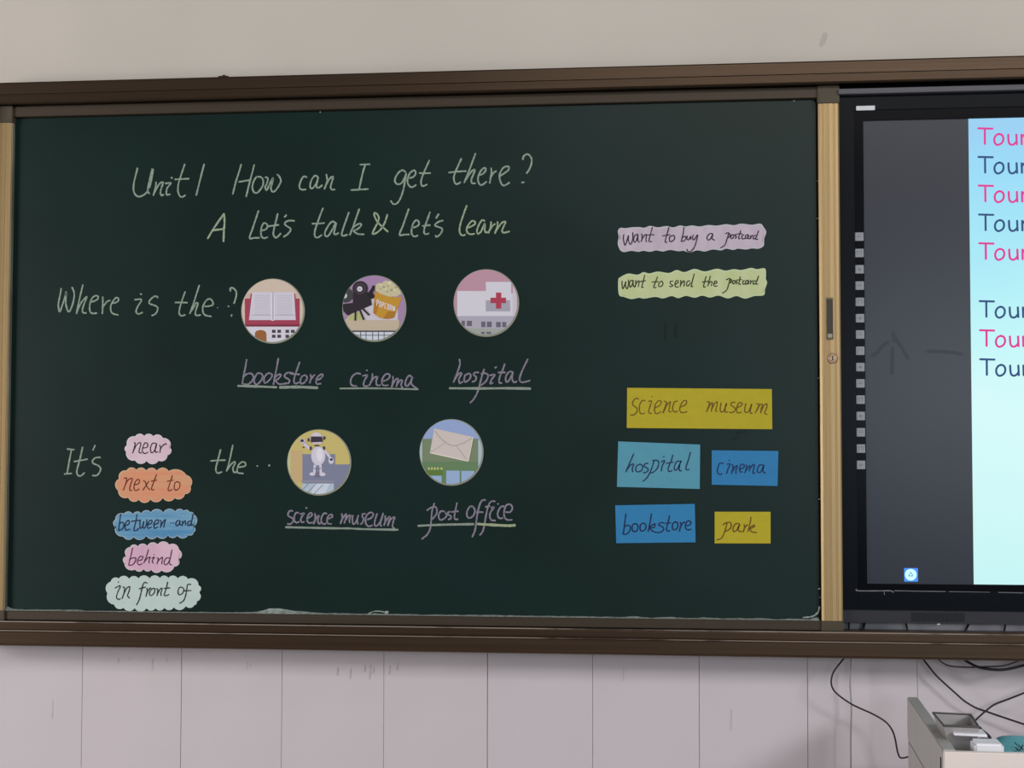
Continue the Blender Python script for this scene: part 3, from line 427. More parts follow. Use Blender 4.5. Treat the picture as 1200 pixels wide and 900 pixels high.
for cd_ in CARDS:
    nm, lab, ox, oy, outline, paper, fill, ink, wpx, st = cd_
    if 30 < len(outline) < 62: outline = closed_smooth(outline)
    pts = [(ox+x/10, oy+y/10) for x, y in outline]
    cx = sum(p[0] for p in pts)/len(pts); ym = max(p[1] for p in pts)
    c = P(cx, ym, YS)
    t = thing(nm, lab, 'card', (c.x, YS, c.z), 'scalloped handwritten cards on the chalkboard' if nm != 'paper_word_card' else 'rectangular handwritten cards on the chalkboard')
    mp = mat('paper_'+lab[:18], col(*paper, 1.12), .8, var=.03, scale=60)
    bm = NEW(); poly_plate(bm, pts, YS, YS-CT); obj('paper', bm, mp, t)
    if fill:
        mf = mat('crayon_'+lab[:18], col(*fill[0], 1.15), .8, c2=col(*fill[1], 1.15), scale=fill[2], stretch=fill[3], thr=(.35, .68))
        bm = NEW(); poly_plate(bm, [(ox+x/10, oy+y/10) for x, y in inset(outline, fill[4])], YS-CT, YS-CT-.00012); obj('crayon_colouring', bm, mf, t)
    mi_ = mat('ink_'+lab[:18], col(*ink), .7, var=.25, scale=250)
    for piece in split(st, 52): word('ink_lettering', None, ox, oy, piece, wpx, mi_, t, Y=YS-CT, h=.00028, jit=.15)

# ---------------------------------------------------------------- round picture cards
def clip_circle(poly, cx, cy, rx, ry, n=48):
    circ = [(cx+rx*math.cos(2*math.pi*k/n), cy+ry*math.sin(2*math.pi*k/n)) for k in range(n)]
    out = list(poly)
    for i in range(n):
        a, b = circ[i], circ[(i+1) % n]; inp, out = out, []
        ins = lambda p: (b[0]-a[0])*(p[1]-a[1])-(b[1]-a[1])*(p[0]-a[0]) >= -1e-9
        for j in range(len(inp)):
            p, q = inp[j], inp[(j+1) % len(inp)]; ip, iq = ins(p), ins(q)
            if ip: out.append(p)
            if ip != iq:
                d1 = (b[0]-a[0])*(p[1]-a[1])-(b[1]-a[1])*(p[0]-a[0]); d2 = (b[0]-a[0])*(q[1]-a[1])-(b[1]-a[1])*(q[0]-a[0])
                t = d1/(d1-d2); out.append((p[0]+(q[0]-p[0])*t, p[1]+(q[1]-p[1])*t))
        if not out: return []
    return out
def R_(x0, y0, x1, y1): return [(x0, y0), (x1, y0), (x1, y1), (x0, y1)]
def E_(cx, cy, rx, ry=None, n=20):
    ry = ry or rx; return [(cx+rx*math.cos(2*math.pi*k/n), cy+ry*math.sin(2*math.pi*k/n)) for k in range(n)]
def S_(w, *pts):
    o = []
    for (x0, y0), (x1, y1) in zip(pts, pts[1:]):
        L = math.hypot(x1-x0, y1-y0) or 1; nx, ny = -(y1-y0)/L*w/2, (x1-x0)/L*w/2
        o.append([(x0+nx, y0+ny), (x1+nx, y1+ny), (x1-nx, y1-ny), (x0-nx, y0-ny)])
    return o
GL = {'P': [((0, 1), (0, 0), (.7, 0), (.7, .5), (0, .5))], 'O': [((0, 0), (.7, 0), (.7, 1), (0, 1), (0, 0))], 'C': [((.7, 0), (0, 0), (0, 1), (.7, 1))],
      'R': [((0, 1), (0, 0), (.7, 0), (.7, .5), (0, .5), (.7, 1))], 'N': [((0, 1), (0, 0), (.7, 1), (.7, 0))]}
def popcorn():
    o = []
    for i, ch in enumerate('POPCORN'):
        x = 572+i*31.5; y = 372+i*11+ (0 if i else -8); hh = 62+(10 if i == 0 else 0)-i
        for pl in GL[ch]:
            o += S_(8, *[(x+a*24-b*3, y+b*hh+a*5) for a, b in pl])
    return o
WH = (208, 204, 214)
ART = {
 'bookstore': (265, 320, (551, 447, 373, 382), [((203, 184, 168), [R_(100, 0, 1000, 900)]), ((196, 172, 165), [R_(235, 240, 275, 300), R_(815, 240, 850, 300)]),
   ((160, 62, 84), [[(222, 300), (283, 300), (290, 242), (812, 242), (820, 300), (865, 300), (865, 625), (225, 625)]]),
   ((122, 44, 66), [R_(225, 605, 865, 628)]),
   ((204, 198, 210), [[(310, 225), (530, 222), (553, 238), (580, 222), (800, 225), (820, 552), (578, 552), (550, 562), (522, 552), (272, 552)]]),
   ((178, 172, 190), [R_(340, y, 510, y+5) for y in range(262, 500, 22)]+[R_(600, y, 775, y+5) for y in range(262, 500, 22)]+[R_(290, 490, 530, 500), R_(575, 490, 810, 500)]),
   ((150, 142, 160), [R_(549, 238, 557, 545)]), ((222, 216, 226), [R_(533, 235, 548, 550), R_(560, 235, 574, 550)]),
   (WH, [R_(200, 630, 900, 850)]), ((150, 95, 55), [[(342, 850), (342, 700), (360, 678), (400, 668), (440, 672), (470, 690), (478, 720), (478, 850)]]),
   ((70, 62, 72), [R_(x, y, x+42, y+36) for x in (542, 606, 700, 764) for y in (666, 724)])]),
 'cinema': (385, 315, (538, 467, 376, 391), [((162, 130, 168), [R_(100, 0, 1000, 900)]),
   ((198, 190, 200), [[(480, 370), (545, 340), (815, 430), (815, 605), (200, 605), (330, 470)]]), ((176, 176, 120), [[(225, 560), (380, 490), (405, 605), (230, 605)]]),
   ((190, 174, 152), [R_(150, 602, 830, 740)]),
   ((196, 186, 150), [E_(605, 225, 58), E_(680, 195, 55), E_(755, 190, 55), E_(820, 260, 48), E_(700, 260, 80), E_(780, 270, 60), E_(640, 270, 50)]),
   ((160, 152, 118), [E_(650, 215, 14), E_(740, 250, 16), E_(790, 220, 12), E_(700, 205, 10), E_(610, 235, 10), E_(690, 270, 12)]), ((214, 206, 172), [E_(720, 165, 20), E_(620, 190, 14), E_(780, 250, 14), E_(670, 240, 12)]),
   ((190, 142, 50), [[(545, 265), (600, 290), (700, 325), (800, 335), (865, 330), (820, 450), (770, 575), (700, 592), (600, 575), (528, 520)]]),
   ((168, 116, 40), [[(600, 380), (560, 540), (528, 520), (540, 400)], [(700, 500), (790, 500), (770, 575), (700, 590), (640, 585)]]),
   ((225, 215, 225), popcorn()),
   ((62, 66, 66), [E_(205, 310, 88)]), ((46, 38, 46), [[(165, 415), (290, 400), (290, 280), (460, 270), (500, 345), (512, 425), (230, 548), (180, 500)], E_(375, 235, 90)]),
   ((72, 60, 72), [E_(375, 235, 66)]), ((46, 38, 46), [E_(373, 236, 48)]), ((200, 196, 205), [E_(370, 238, 32), E_(198, 318, 24, 30)]), ((150, 144, 156), [E_(370, 238, 10)]),
   ((36, 30, 36), [[(455, 300), (500, 245), (525, 195), (550, 205), (545, 240), (522, 285), (545, 320), (530, 352), (495, 345)]]+S_(18, (322, 495), (318, 610))+S_(20, (370, 480), (420, 600))+S_(20, (402, 465), (482, 545))),
   ((200, 206, 214), [R_(250, 742, 830, 860)]), ((66, 60, 76), [R_(230, 726, 830, 742), R_(250, 776, 800, 784)]+[R_(x, 740, x+8, 860) for x in (378, 440, 518, 585, 652)])]),
 'hospital': (510, 305, (600, 502, 385, 397), [((184, 142, 158), [R_(100, 0, 1100, 900)]), (WH, [[(260, 362), (595, 362), (595, 255), (892, 255), (892, 390), (912, 390), (912, 655), (260, 655)]]),
   ((162, 160, 172), [R_(595, 470, 880, 600)]), ((170, 58, 82), [R_(650, 440, 832, 504), R_(714, 380, 776, 568)]), ((200, 190, 200), [R_(912, 280, 960, 655)]),
   ((172, 166, 180), [R_(200, 655, 960, 800)]), ((158, 162, 156), [R_(200, 800, 960, 920)]),
   ((104, 98, 112), [R_(312, 710, 350, 772), R_(374, 710, 432, 772), R_(542, 720, 590, 785), R_(608, 720, 664, 785), R_(716, 725, 770, 786), R_(788, 725, 834, 786), R_(540, 840, 582, 866), R_(602, 840, 658, 866)])]),
 'science': (315, 495, (592, 470, 376, 389), [((196, 180, 112), [R_(100, 0, 1000, 900)]), ((196, 168, 122), [R_(100, 330, 400, 700)]), ((188, 188, 140), [E_(235, 470, 25, 300)]),
   ((124, 128, 152), [R_(398, 372, 780, 500), R_(398, 492, 980, 900)]), ((150, 146, 152), [R_(380, 684, 770, 696)]), ((174, 190, 202), [R_(395, 716, 765, 880)]), ((200, 208, 220), [[(540, 716), (720, 716), (640, 880), (480, 880)]]),
   ((124, 132, 156), S_(8, (400, 790), (470, 716))+S_(8, (520, 850), (640, 730))+S_(8, (430, 850), (560, 716))),
   ((205, 196, 210), [E_(562, 180, 72, 62), [(495, 160), (635, 160), (625, 250), (510, 250)]]+S_(34, (505, 310), (455, 290), (415, 240))+S_(30, (660, 330), (715, 400), (735, 460))+[E_(735, 450, 32, 38), E_(400, 220, 32, 30)]),
   ((206, 200, 214), [E_(584, 392, 84, 112)]+S_(30, (545, 495), (538, 590))+S_(30, (608, 495), (615, 590))+[E_(515, 605, 36, 20), E_(632, 608, 38, 22)]),
   ((222, 218, 228), [E_(600, 380, 38, 80)]),
   ((62, 50, 66), [[(497, 165), (628, 165), (638, 228), (498, 235)], E_(470, 205, 10, 24), E_(655, 183, 12, 22), E_(568, 273, 32, 9), E_(395, 215, 20, 18), E_(495, 303, 13, 24), E_(650, 300, 12, 22), E_(737, 435, 18, 14), E_(410, 292, 12, 8)]),
   ((120, 110, 132), [E_(545, 540, 12, 7), E_(603, 540, 12, 7), [(555, 590), (590, 590), (600, 640), (545, 640)]])]),
 'post': (470, 485, (592, 452, 376, 391), [((146, 164, 204), [R_(100, 0, 1000, 900)]), ((168, 186, 196), [R_(200, 290, 250, 620), R_(905, 310, 980, 620)]),
   ((118, 132, 102), [R_(250, 292, 905, 560)]), ((100, 128, 92), [R_(250, 560, 905, 900)]), ((92, 120, 56), [R_(290, 660, 490, 720)]),
   ((150, 172, 206), [R_(532, 665, 690, 900), R_(708, 668, 860, 900), R_(340, 725, 478, 900)]), ((190, 192, 108), [R_(x, 628, x+22, 654) for x in (318, 353, 388, 423, 466)]),
   ((202, 190, 184), [[(390, 170), (845, 270), (790, 560), (340, 460)]]), ((222, 214, 200), S_(12, (342, 456), (788, 554))+S_(10, (845, 272), (790, 556))),
   ((170, 155, 148), S_(9, (402, 200), (450, 270), (510, 325), (580, 368), (640, 375), (740, 340), (835, 285))+S_(5, (348, 450), (515, 345))+S_(5, (650, 378), (780, 545)))]),
}
RT = .0024
RL = {'bookstore': ('round picture card of an open book on a red roof, above the word bookstore', 'print with an open book above windows and a brown door'),
      'cinema': ('round picture card of a film camera and popcorn tub, above the word cinema', 'print with a dark film camera and a gold popcorn tub'),
      'hospital': ('round picture card of a white building with a red cross, pink sky', 'print with a red cross on a white building'),
      'science': ('round yellow picture card of a small white robot', 'print with a white robot on a yellow and grey ground'),
      'post': ('round picture card of an envelope on a green building, blue sky', 'print with a cream envelope on green')}
m_rim = mat('round_card_rim', col(150, 152, 134, 1.05), .5, var=.08, scale=30)
for key, (ox, oy, (cx, cy, rx, ry), layers) in ART.items():
    p = P(ox+cx/10, oy+(cy+ry)/10, YS)
    t = thing('picture_card', RL[key][0], 'picture card', (p.x, YS, p.z), 'round picture cards on the chalkboard')
    bm = NEW(); rings = []
    for k, y in ((1, YS), (1.0, YS-RT*.55), (.985, YS-RT*.85), (.95, YS-RT)):
        rings.append([bm.verts.new((lambda q: Vector((q.x, y, q.z)))(P(ox+(cx+rx*k*math.cos(a*math.pi/32))/10, oy+(cy+ry*k*math.sin(a*math.pi/32))/10, YS))) for a in range(64)])
    for A, B in zip(rings, rings[1:]):
        for k in range(64): bm.faces.new((A[k], A[(k+1) % 64], B[(k+1) % 64], B[k]))
    bm.faces.new(rings[-1]); bm.faces.new(rings[0])
    obj('card_disc', bm, m_rim, t)
    bm = NEW(); ms = []
    kk = 1.2
    for li, (cc, polys) in enumerate(layers):
        ms.append(mat('print_%s_%d' % (key, li), col(*cc, kk), .45, spec=.3)); y0_ = YS-RT-.00012*(li+1)
        for pi, pl in enumerate(polys):
            y = y0_-(pi % 4)*2.6e-5
            if sum((pl[i][0]*pl[(i+1) % len(pl)][1]-pl[(i+1) % len(pl)][0]*pl[i][1]) for i in range(len(pl))) == 0: continue
            c2 = clip_circle(pl, cx-5, cy-6, rx*.965, ry*.965)
            if len(c2) < 3: continue
            vs = []
            for x_, y_ in c2:
                q = P(ox+x_/10, oy+y_/10, YS); vs.append(bm.verts.new((q.x, y, q.z)))
            f = bm.faces.new(vs); f.material_index = li
    bmesh.ops.triangulate(bm, faces=bm.faces[:])
    me = bpy.data.meshes.new('printed_picture')
    for f in bm.faces:
        f.normal_update()
        if f.normal.y > 0: f.normal_flip()
    bm.to_mesh(me); bm.free()
    for m_ in ms: me.materials.append(m_)
    o = bpy.data.objects.new('printed_picture', me); C.objects.link(o); o.parent = t; o.matrix_parent_inverse = Matrix.Translation(-Vector(t.location)); o['label'] = RL[key][1]

# ---------------------------------------------------------------- interactive display
YD = -.058
dx0, dz1, dz0 = X(984.5, 400, YD), Z(110, YD, 990), Z(714.5, YD, 1050)
sx0, sz1, sz0 = X(1013.6, 400, YD+.004), Z(139.8, YD+.004, 1100), Z(684.6, YD+.004, 1100)
sw = (sz1-sz0)*16/9; sx1 = sx0+sw; mg = sx0-dx0; dx1 = sx1+mg
disp = thing('interactive_display', 'large black interactive display showing a pale blue slide, right of the chalkboard', 'display', (dx0, YD, dz0))
m_bez = mat('bezel_black', (.0022, .0034, .006, 1), .3, spec=.10)
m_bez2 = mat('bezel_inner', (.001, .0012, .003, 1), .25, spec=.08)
ix0, iz1, iz0 = X(1002.8, 400, YD), Z(128.5, YD, 1050), Z(691.5, YD, 1050)
ix1 = dx1-(ix0-dx0)
def ring(bm, o, i, yf, yb):
    (ax0, ax1, az0, az1), (bx0_, bx1_, bz0_, bz1_) = o, i
    box(bm, ax0, bx0_, yf, yb, az0, az1, bev=.0008); box(bm, bx1_, ax1, yf, yb, az0, az1, bev=.0008)
    box(bm, bx0_, bx1_, yf, yb, bz1_, az1, bev=.0008); box(bm, bx0_, bx1_, yf, yb, az0, bz0_, bev=.0008)
bm = NEW(); ring(bm, (dx0, dx1, dz0, dz1), (ix0, ix1, iz0, iz1), YD-.004, -.004); obj('bezel', bm, m_bez, disp)
bm = NEW(); ring(bm, (ix0, ix1, iz0, iz1), (sx0, sx1, sz0, sz1), YD-.001, -.01); obj('inner_bezel', bm, m_bez2, disp)
m_scr = mat('screen_dark', (.008, .009, .013, 1), .30, spec=.42, emit=(.008, .009, .015, 1), es=1.0)
bm = NEW(); box(bm, sx0, sx1, YD+.004, YD+.012, sz0, sz1); scr = tag(obj('screen', bm, m_scr, disp), 'dark glossy glass with black side bar')
def sub(o, parent):
    o.parent = parent; o.matrix_parent_inverse = Matrix.Identity(4); return o
YG = YD+.004
slx0 = X(1137.8, 400, YG); slx1 = sx0+sx1-slx0
# slide : emissive picture, pale blue at the top turning mint-white lower down
ms = bpy.data.materials.new('slide_glow'); ms.use_nodes = True; nn = ms.node_tree.nodes; ll = ms.node_tree.links
bs = nn['Principled BSDF']; bs.inputs['Base Color'].default_value = (.01, .01, .01, 1); bs.inputs['Roughness'].default_value = .35
tc = nn.new('ShaderNodeTexCoord'); sp = nn.new('ShaderNodeSeparateXYZ'); ll.new(tc.outputs['Generated'], sp.inputs[0])
rp = nn.new('ShaderNodeValToRGB'); el = rp.color_ramp.elements
el[0].position = 0; el[0].color = col(200, 247, 247); el[1].position = 1; el[1].color = col(146, 205, 242)
for ps, c in ((.35, (212, 250, 252)), (.55, (186, 244, 246)), (.75, (158, 228, 246)), (.9, (146, 216, 246))):
    e = el.new(ps); e.color = col(*c)
nz = nn.new('ShaderNodeTexNoise'); nz.inputs['Scale'].default_value = 3.5; ll.new(tc.outputs['Generated'], nz.inputs['Vector'])
mx = nn.new('ShaderNodeMath'); mx.operation = 'MULTIPLY_ADD'; mx.inputs[1].default_value = .25; ll.new(nz.outputs['Fac'], mx.inputs[0])
sb = nn.new('ShaderNodeMath'); sb.operation = 'SUBTRACT'; sb.inputs[1].default_value = .125; ll.new(sp.outputs['Z'], sb.inputs[0]); ll.new(sb.outputs[0], mx.inputs[2])
ll.new(mx.outputs[0], rp.inputs[0]); ll.new(rp.outputs[0], bs.inputs['Emission Color']); bs.inputs['Emission Strength'].default_value = .84
bm = NEW(); box(bm, slx0, slx1, YG-.0004, YG+.001, sz0+.0005, sz1-.0005)
tag(sub(obj('slide', bm, ms), scr), 'lit pale blue slide')
m_pink = mat('slide_pink', (.02, .0, .01, 1), .4, emit=col(214, 36, 140), es=.9); m_navy = mat('slide_navy', (.0, .01, .02, 1), .4, emit=col(18, 62, 116), es=.85)
TOUR = '0,0 17.4,.4;8.0,0 8.2,18.6;25,6.5 21.5,8 19.2,12 19.6,16.5 22,19.2 25,19 28.5,16.5 29.8,12 28.3,8 25,6.5;35.5,7 35.8,14 37,18 40,19.3 43,18 45.3,15;45.0,7 45.6,19;51,7 51.3,19;51.2,11 53.5,8.2 57,7.5'
for k, y in enumerate((150.4, 183.9, 217.5, 251.4, 285.1, 352.9, 387, 421)):
    x = 1146.0+(y-150)*.0085
    bm = NEW()
    for s_ in parse(TOUR): ribbon(bm, [(x+a, y+b) for a, b in s_], 2.35, YG-.0004, h=.0002, jit=.03)
    o = sub(obj('slide_text', bm, m_pink if k in (0, 2, 4, 6) else m_navy), scr); o['label'] = ('pink' if k in (0, 2, 4, 6) else 'navy')+' slide lettering'
# app icon
p = P(1067.6, 673.7, YG); s = 15.2*DIST/F/2
bm = NEW(); box(bm, p.x-s, p.x+s, YG-.0005, YG+.001, p.z-s, p.z+s, bev=.0004); ic = tag(sub(obj('app_icon', bm, mat('icon_blue', (.01, .03, .1, 1), .4, emit=col(64, 132, 226), es=1)), scr), 'blue square icon with a pale disc')
bm = NEW(); ribbon(bm, [(1067.3+5.2*math.cos(a*math.pi/8), 673.5+5.2*math.sin(a*math.pi/8)) for a in range(17)], 3.2, YG-.0005, h=.0002, jit=0, n=2)
poly_plate(bm, [(1067.3+5*math.cos(a*math.pi/8), 673.5+5*math.sin(a*math.pi/8)) for a in range(16)], YG-.0005, YG-.0006); sub(obj('icon_disc', bm, mat('icon_pale', (.1, .1, .1, 1), .4, emit=col(190, 240, 255), es=1)), scr)
bm = NEW()
for a in (-90, 30, 150):
    a = math.radians(a); cx, cy = 1067.3+2.6*math.cos(a), 673.5+2.6*math.sin(a); tx_, ty_ = -math.sin(a), math.cos(a)
    poly_plate(bm, [(cx+tx_*2.1-math.cos(a)*.2, cy+ty_*2.1-math.sin(a)*.2), (cx-tx_*2.1-math.cos(a)*.2, cy-ty_*2.1-math.sin(a)*.2), (cx+math.cos(a)*-1.4, cy+math.sin(a)*-1.4)] if False else [(cx+tx_*2.2, cy+ty_*2.2), (cx-tx_*2.2, cy-ty_*2.2), (cx-math.cos(a)*2.0, cy-math.sin(a)*2.0)], YG-.0006, YG-.0009)
sub(obj('icon_mark', bm, mat('icon_dark', (.02, .1, .2, 1), .4, emit=col(60, 130, 170), es=1)), scr)
# greasy finger strokes on the glass
m_smudge = mat('finger_smudge', (.008, .009, .013, 1), .36, spec=.42, emit=(.008, .009, .014, 1), es=1)
bm = NEW()
for st, ww in ((((1021, 417), (1027, 414.5), (1034, 405), (1041, 401)), 4), (((1047, 389), (1047.5, 396), (1049, 400)), 4.5), (((1047, 394), (1053, 402), (1058, 410), (1064, 420)), 4), (((1046, 408), (1045.5, 420), (1045, 438)), 4.5), (((1087, 412), (1100, 412), (1112, 412.5), (1127, 415)), 4.2)):
    ribbon(bm, st, ww, YG, h=.0001, jit=.1)
sub(obj('finger_smudge', bm, m_smudge), scr)
# touch keys
m_key = mat('key_grey', col(150, 152, 158, 1.0), .5, var=.06, scale=80); m_keyp = mat('key_print', col(112, 114, 122, 1.0), .5)
s = 9.6*DIST/F/2
for k in range(15):
    y = 277.4+k*19.1; p = P(1007.9+(y-400)*.0072, y, YD-.001)
    bm = NEW(); box(bm, p.x-s, p.x+s, YD-.0022, YD-.001, p.z-s, p.z+s, bev=.0004)
    kb = obj('touch_key', bm, m_key, disp)
    bm = NEW(); a = s*.5; yy = (YD-.0025, YD-.0022)
    if k % 3 == 0: box(bm, p.x-a, p.x+a, *yy, p.z-.0008, p.z+.0008); box(bm, p.x-a, p.x+a, *yy, p.z+a-.0008, p.z+a)
    elif k % 3 == 1: box(bm, p.x-a, p.x-a+.001, *yy, p.z-a, p.z+a); box(bm, p.x+a-.001, p.x+a, *yy, p.z-a, p.z+a); box(bm, p.x-a, p.x+a, *yy, p.z+a-.001, p.z+a)
    else: box(bm, p.x-.0006, p.x+.0006, *yy, p.z-a, p.z+a); box(bm, p.x-a, p.x+a, *yy, p.z-.0006, p.z+.0006)
    sub(obj('key_print', bm, m_keyp), kb)
# top sticker, top bracket, speaker bar, dust line
a, b = P(1003.3, 127, YD-.004), P(1025.3, 126.5, YD-.004); hh = 2.6*DIST/F
bm = NEW(); box(bm, a.x, b.x, YD-.0055, YD-.004, a.z-hh, a.z+hh, bev=.0006); st_ = tag(obj('badge', bm, mat('badge_silver', col(178, 178, 182, 1.2), .35, metal=.3), disp), 'small silver badge')
m_brk = mat('grey_bracket', col(96, 94, 100, .85), .5, var=.08, scale=30, stretch=(.3, 1, 1))
zg1, zg0 = Z(104, -.08, 990), Z(110, -.08, 990)
bm = NEW(); box(bm, dx0-.001, dx1+.001, -.08, -.006, zg0, zg1, bev=.001); obj('top_bracket', bm, m_brk, disp)
bm = NEW(); box(bm, dx0, dx1, -.05, -.006, zg1+.0003, zc+.012, bev=.001); obj('gap_shade_box', bm, m_bez2, disp)  # black box added to stand in for the shade under the rail
zs1, zs0 = dz0-.0005, Z(730.5, YD, 1050)
bm = NEW(); box(bm, dx0, dx1, YD+.002, -.02, zs0, zs1, bev=.001); spk = obj('speaker_bar', bm, mat('speaker_plastic', col(48, 47, 54, .85), .5), disp)
ga, gb = X(1068, 722, YD), X(1131, 722, YD)
for off in (0, 1.0):
    bm = NEW()
    for k in range(22):
        x = ga+off+(gb-ga)*(k+.15)/22; box(bm, x, x+(gb-ga)/22*.6, YD+.0005, YD+.002, zs0+.005, zs1-.005)
    obj('speaker_grille', bm, mat('grille', (.012, .012, .016, 1), .6), disp)
bm = NEW(); ribbon(bm, [(1003.5, 690.5), (1006, 692.3), (1030, 692.4), (1043, 692.3), (1047, 694)], 1.3, YD-.004, h=.0006); ribbon(bm, [(1048, 692.2), (1072, 692.7), (1108, 693.2)], .9, YD-.004, h=.0005); ribbon(bm, [(1112, 693.3), (1160, 694)], .6, YD-.004, h=.0005); ribbon(bm, [(1170, 694.2), (1199, 694.8)], .8, YD-.004, h=.0005); ribbon(bm, [(1036, 693), (1036.5, 697)], .8, YD-.004, h=.0005)
tag(obj('chalk_dust', bm, mat('dust_grey', col(118, 118, 122, 1), .9), disp), 'thin line of chalk dust')
for px in (1100, ):
    p = P(px, 731.7, YD); bm = NEW(); bmesh.ops.create_icosphere(bm, subdivisions=2, radius=.0035, matrix=Matrix.Translation((p.x, YD, p.z)) @ Matrix.Diagonal((1.2, .6, .6, 1))); obj('indicator', bm, mat('indicator_pale', col(200, 200, 205, 1), .4), disp)
bm = NEW(); box(bm, dx0-.001, dx1+.001, -.0035, -.0005, ZB1+.002, zc-.004); obj('brightened_back_plate', bm, mat('brightened_back_plate', col(200, 198, 204, 1.2), .6), frame)  # added plate over the wall, coloured pale to offset the slot's deep shade

# ---------------------------------------------------------------- cables
m_cab = mat('cable_black', (.010, .009, .011, 1), .45); m_pale = mat('cable_pale', col(150, 146, 150, 1.1), .5)
def cable(label, pts3, r, m, group='loose cables below the display', name='cable', n=6):
    W = smooth_pts([tuple(P(x, y, Y)) for x, y, Y in pts3], n)
    bm = NEW(); tube(bm, W, r); return tag(obj(name, bm, m, smooth=True), label, 'cable', group)
A4 = lambda x, y, Y: (930+x/6.43, 760+y/6.43, Y); A5 = lambda x, y, Y: (1050+x/7.5, 780+y/7.5, Y)
cable('thin black cable curling in an S down the tiles left of the cabinet', [(1010, 744, -.03), (1000, 758, -.045)]+[A4(x, y, Y) for x, y, Y in ((350, 110, -.06), (300, 180, -.062), (283, 250, -.064), (300, 310, -.064), (350, 360, -.062), (430, 415, -.06), (500, 450, -.06), (600, 495, -.06), (690, 550, -.06), (740, 610, -.06), (765, 680, -.06), (783, 775, -.06), (805, 822, -.06), (855, 818, -.07), (900, 800, -.09))], .0019, m_cab)
cable('long black cable sloping down to the right, over the cabinet', [(1066, 748, -.02), (1075, 763, -.028)]+[A5(x, y, Y) for x, y, Y in ((330, 60, -.03), (420, 150, -.03), (520, 240, -.03), (600, 310, -.03), (700, 370, -.03), (800, 405, -.032), (900, 440, -.034), (1125, 515, -.04), (1400, 600, -.05), (1700, 720, -.06))], .0021, m_cab)
cable('dark cable rising to the right from behind the grey tray', [A5(x, y, Y) for x, y, Y in ((1500, 60, -.06), (1250, 180, -.055), (1125, 240, -.05), (1000, 290, -.05), (870, 340, -.05), (800, 390, -.055), (730, 450, -.06), (665, 520, -.07), (600, 600, -.09))], .0021, mat('cable_grey', (.018, .016, .02, 1), .5))
cable('thick black cable bowing just under the bottom rail, at the right', [A5(x, y, Y) for x, y, Y in ((560, -75, -.05), (700, 5, -.06), (800, 28, -.065), (880, 37, -.07), (960, 34, -.07), (1060, 14, -.07), (1180, -20, -.06), (1300, -80, -.05))], .0030, m_cab)
cable('thin grey cable hidden close under the bottom rail, left of the thick one', [A5(x, y, Y) for x, y, Y in ((330, -90, -.03), (440, -8, -.035), (600, 14, -.04), (780, 10, -.045), (950, 0, -.045), (1100, -50, -.04))], .0016, mat('cable_midgrey', (.06, .056, .056, 1), .5))
cable('pale vertical cable running straight down the tiles under the post', [(998.5, 744, -.028), (997.2, 765, -.03), (996.2, 800, -.032), (997.6, 830, -.032), (996.8, 870, -.032), (997.4, 920, -.032), (998, 1010, -.03)], .0018, m_pale)
for i, (x0, y0, x1, y1, r) in enumerate(((995.2, 722, 994.6, 742, .002), (1014.5, 722, 1010.5, 743, .0028), (1059, 722, 1065, 744, .0024), (1140, 722, 1128, 745, .0026), (1180, 722, 1175.5, 747, .0022))):
    lb = ['short black cable in the slot below the display, nearest the chalkboard', 'short black cable below the display, second from the chalkboard', 'short black cable in the slot below the display, leaning right going down', 'short black cable below the display, leaning strongly left going down', 'short black cable in the slot below the display, farthest from the chalkboard'][i]
    cable(lb, [(x0, y0-3, -.016), ((x0+x1)/2, (y0+y1)/2, -.022), (x1, y1, -.030), (x1-(x0-x1)*.3, y1+4, -.034)], r, m_cab, 'short cables showing under the display')

# ---------------------------------------------------------------- cabinet at the lower right
Yk = -.17
bk = P(1063, 816.8, Yk); ztop = bk.z; fr = PZ(1104.6, 878.2, ztop)
dv = Vector((fr.x-bk.x, fr.y-bk.y, 0)); depth = dv.length; ey = -dv.normalized()      # ey points to the wall
ex = Vector((-ey.y, ey.x, 0)); ex = -ex if ex.x < 0 else ex
KM = Matrix.Translation((fr.x, fr.y, 0)) @ Matrix(((ex.x, ey.x, 0, 0), (ex.y, ey.y, 0, 0), (0, 0, 1, 0), (0, 0, 0, 1)))
W_ = .62; T = .0225
cab = thing('lectern_cabinet', 'pale teaching cabinet with grey side and cream front, under the cables', 'cabinet', (fr.x, fr.y, 0))
m_grey = mat('cabinet_grey', col(166, 162, 159, 1.2), .5, var=.04, scale=12)
m_cream = mat('cabinet_cream', col(236, 218, 208, 1.15), .45, c2=col(228, 216, 212, 1.15), scale=10, stretch=(6, 1, .2))
zsp = P(1061.2, 866.5, Yk).z
def kbox(name, x0, x1, y0, y1, z0, z1, m, bev=.0015):
    bm = NEW(); box(bm, x0, x1, y0, y1, z0, z1, bev=bev, M=KM); return obj(name, bm, m, cab)
kbox('side_panel', 0, T, 0, depth, zsp+.0015, ztop, m_grey); kbox('side_panel', W_-T, W_, 0, depth, zsp+.0015, ztop, m_grey)
kbox('side_panel', .001, T, 0, depth, .06, zsp-.0015, m_grey); kbox('side_panel', W_-T, W_-.001, 0, depth, .06, zsp-.0015, m_grey)
kbox('front_panel', .0, W_, -.019, -.0006, .32, ztop-.001, m_cream)
kbox('door', .0, W_/2-.001, -.019, -.0006, .065, .315, m_cream); kbox('door', W_/2+.001, W_, -.019, -.0006, .065, .315, m_cream)
kbox('tray_floor', T+.0005, W_-T-.0005, .0005, depth-.02, ztop-.115, ztop-.095, m_grey)
kbox('back_panel', T+.0005, W_-T-.0005, depth-.0195, depth, .06, ztop-.096, m_grey)
kbox('plinth', .01, W_-.01, .01, depth-.01, 0, .0595, mat('plinth_dark', (.03, .03, .03, 1), .6))
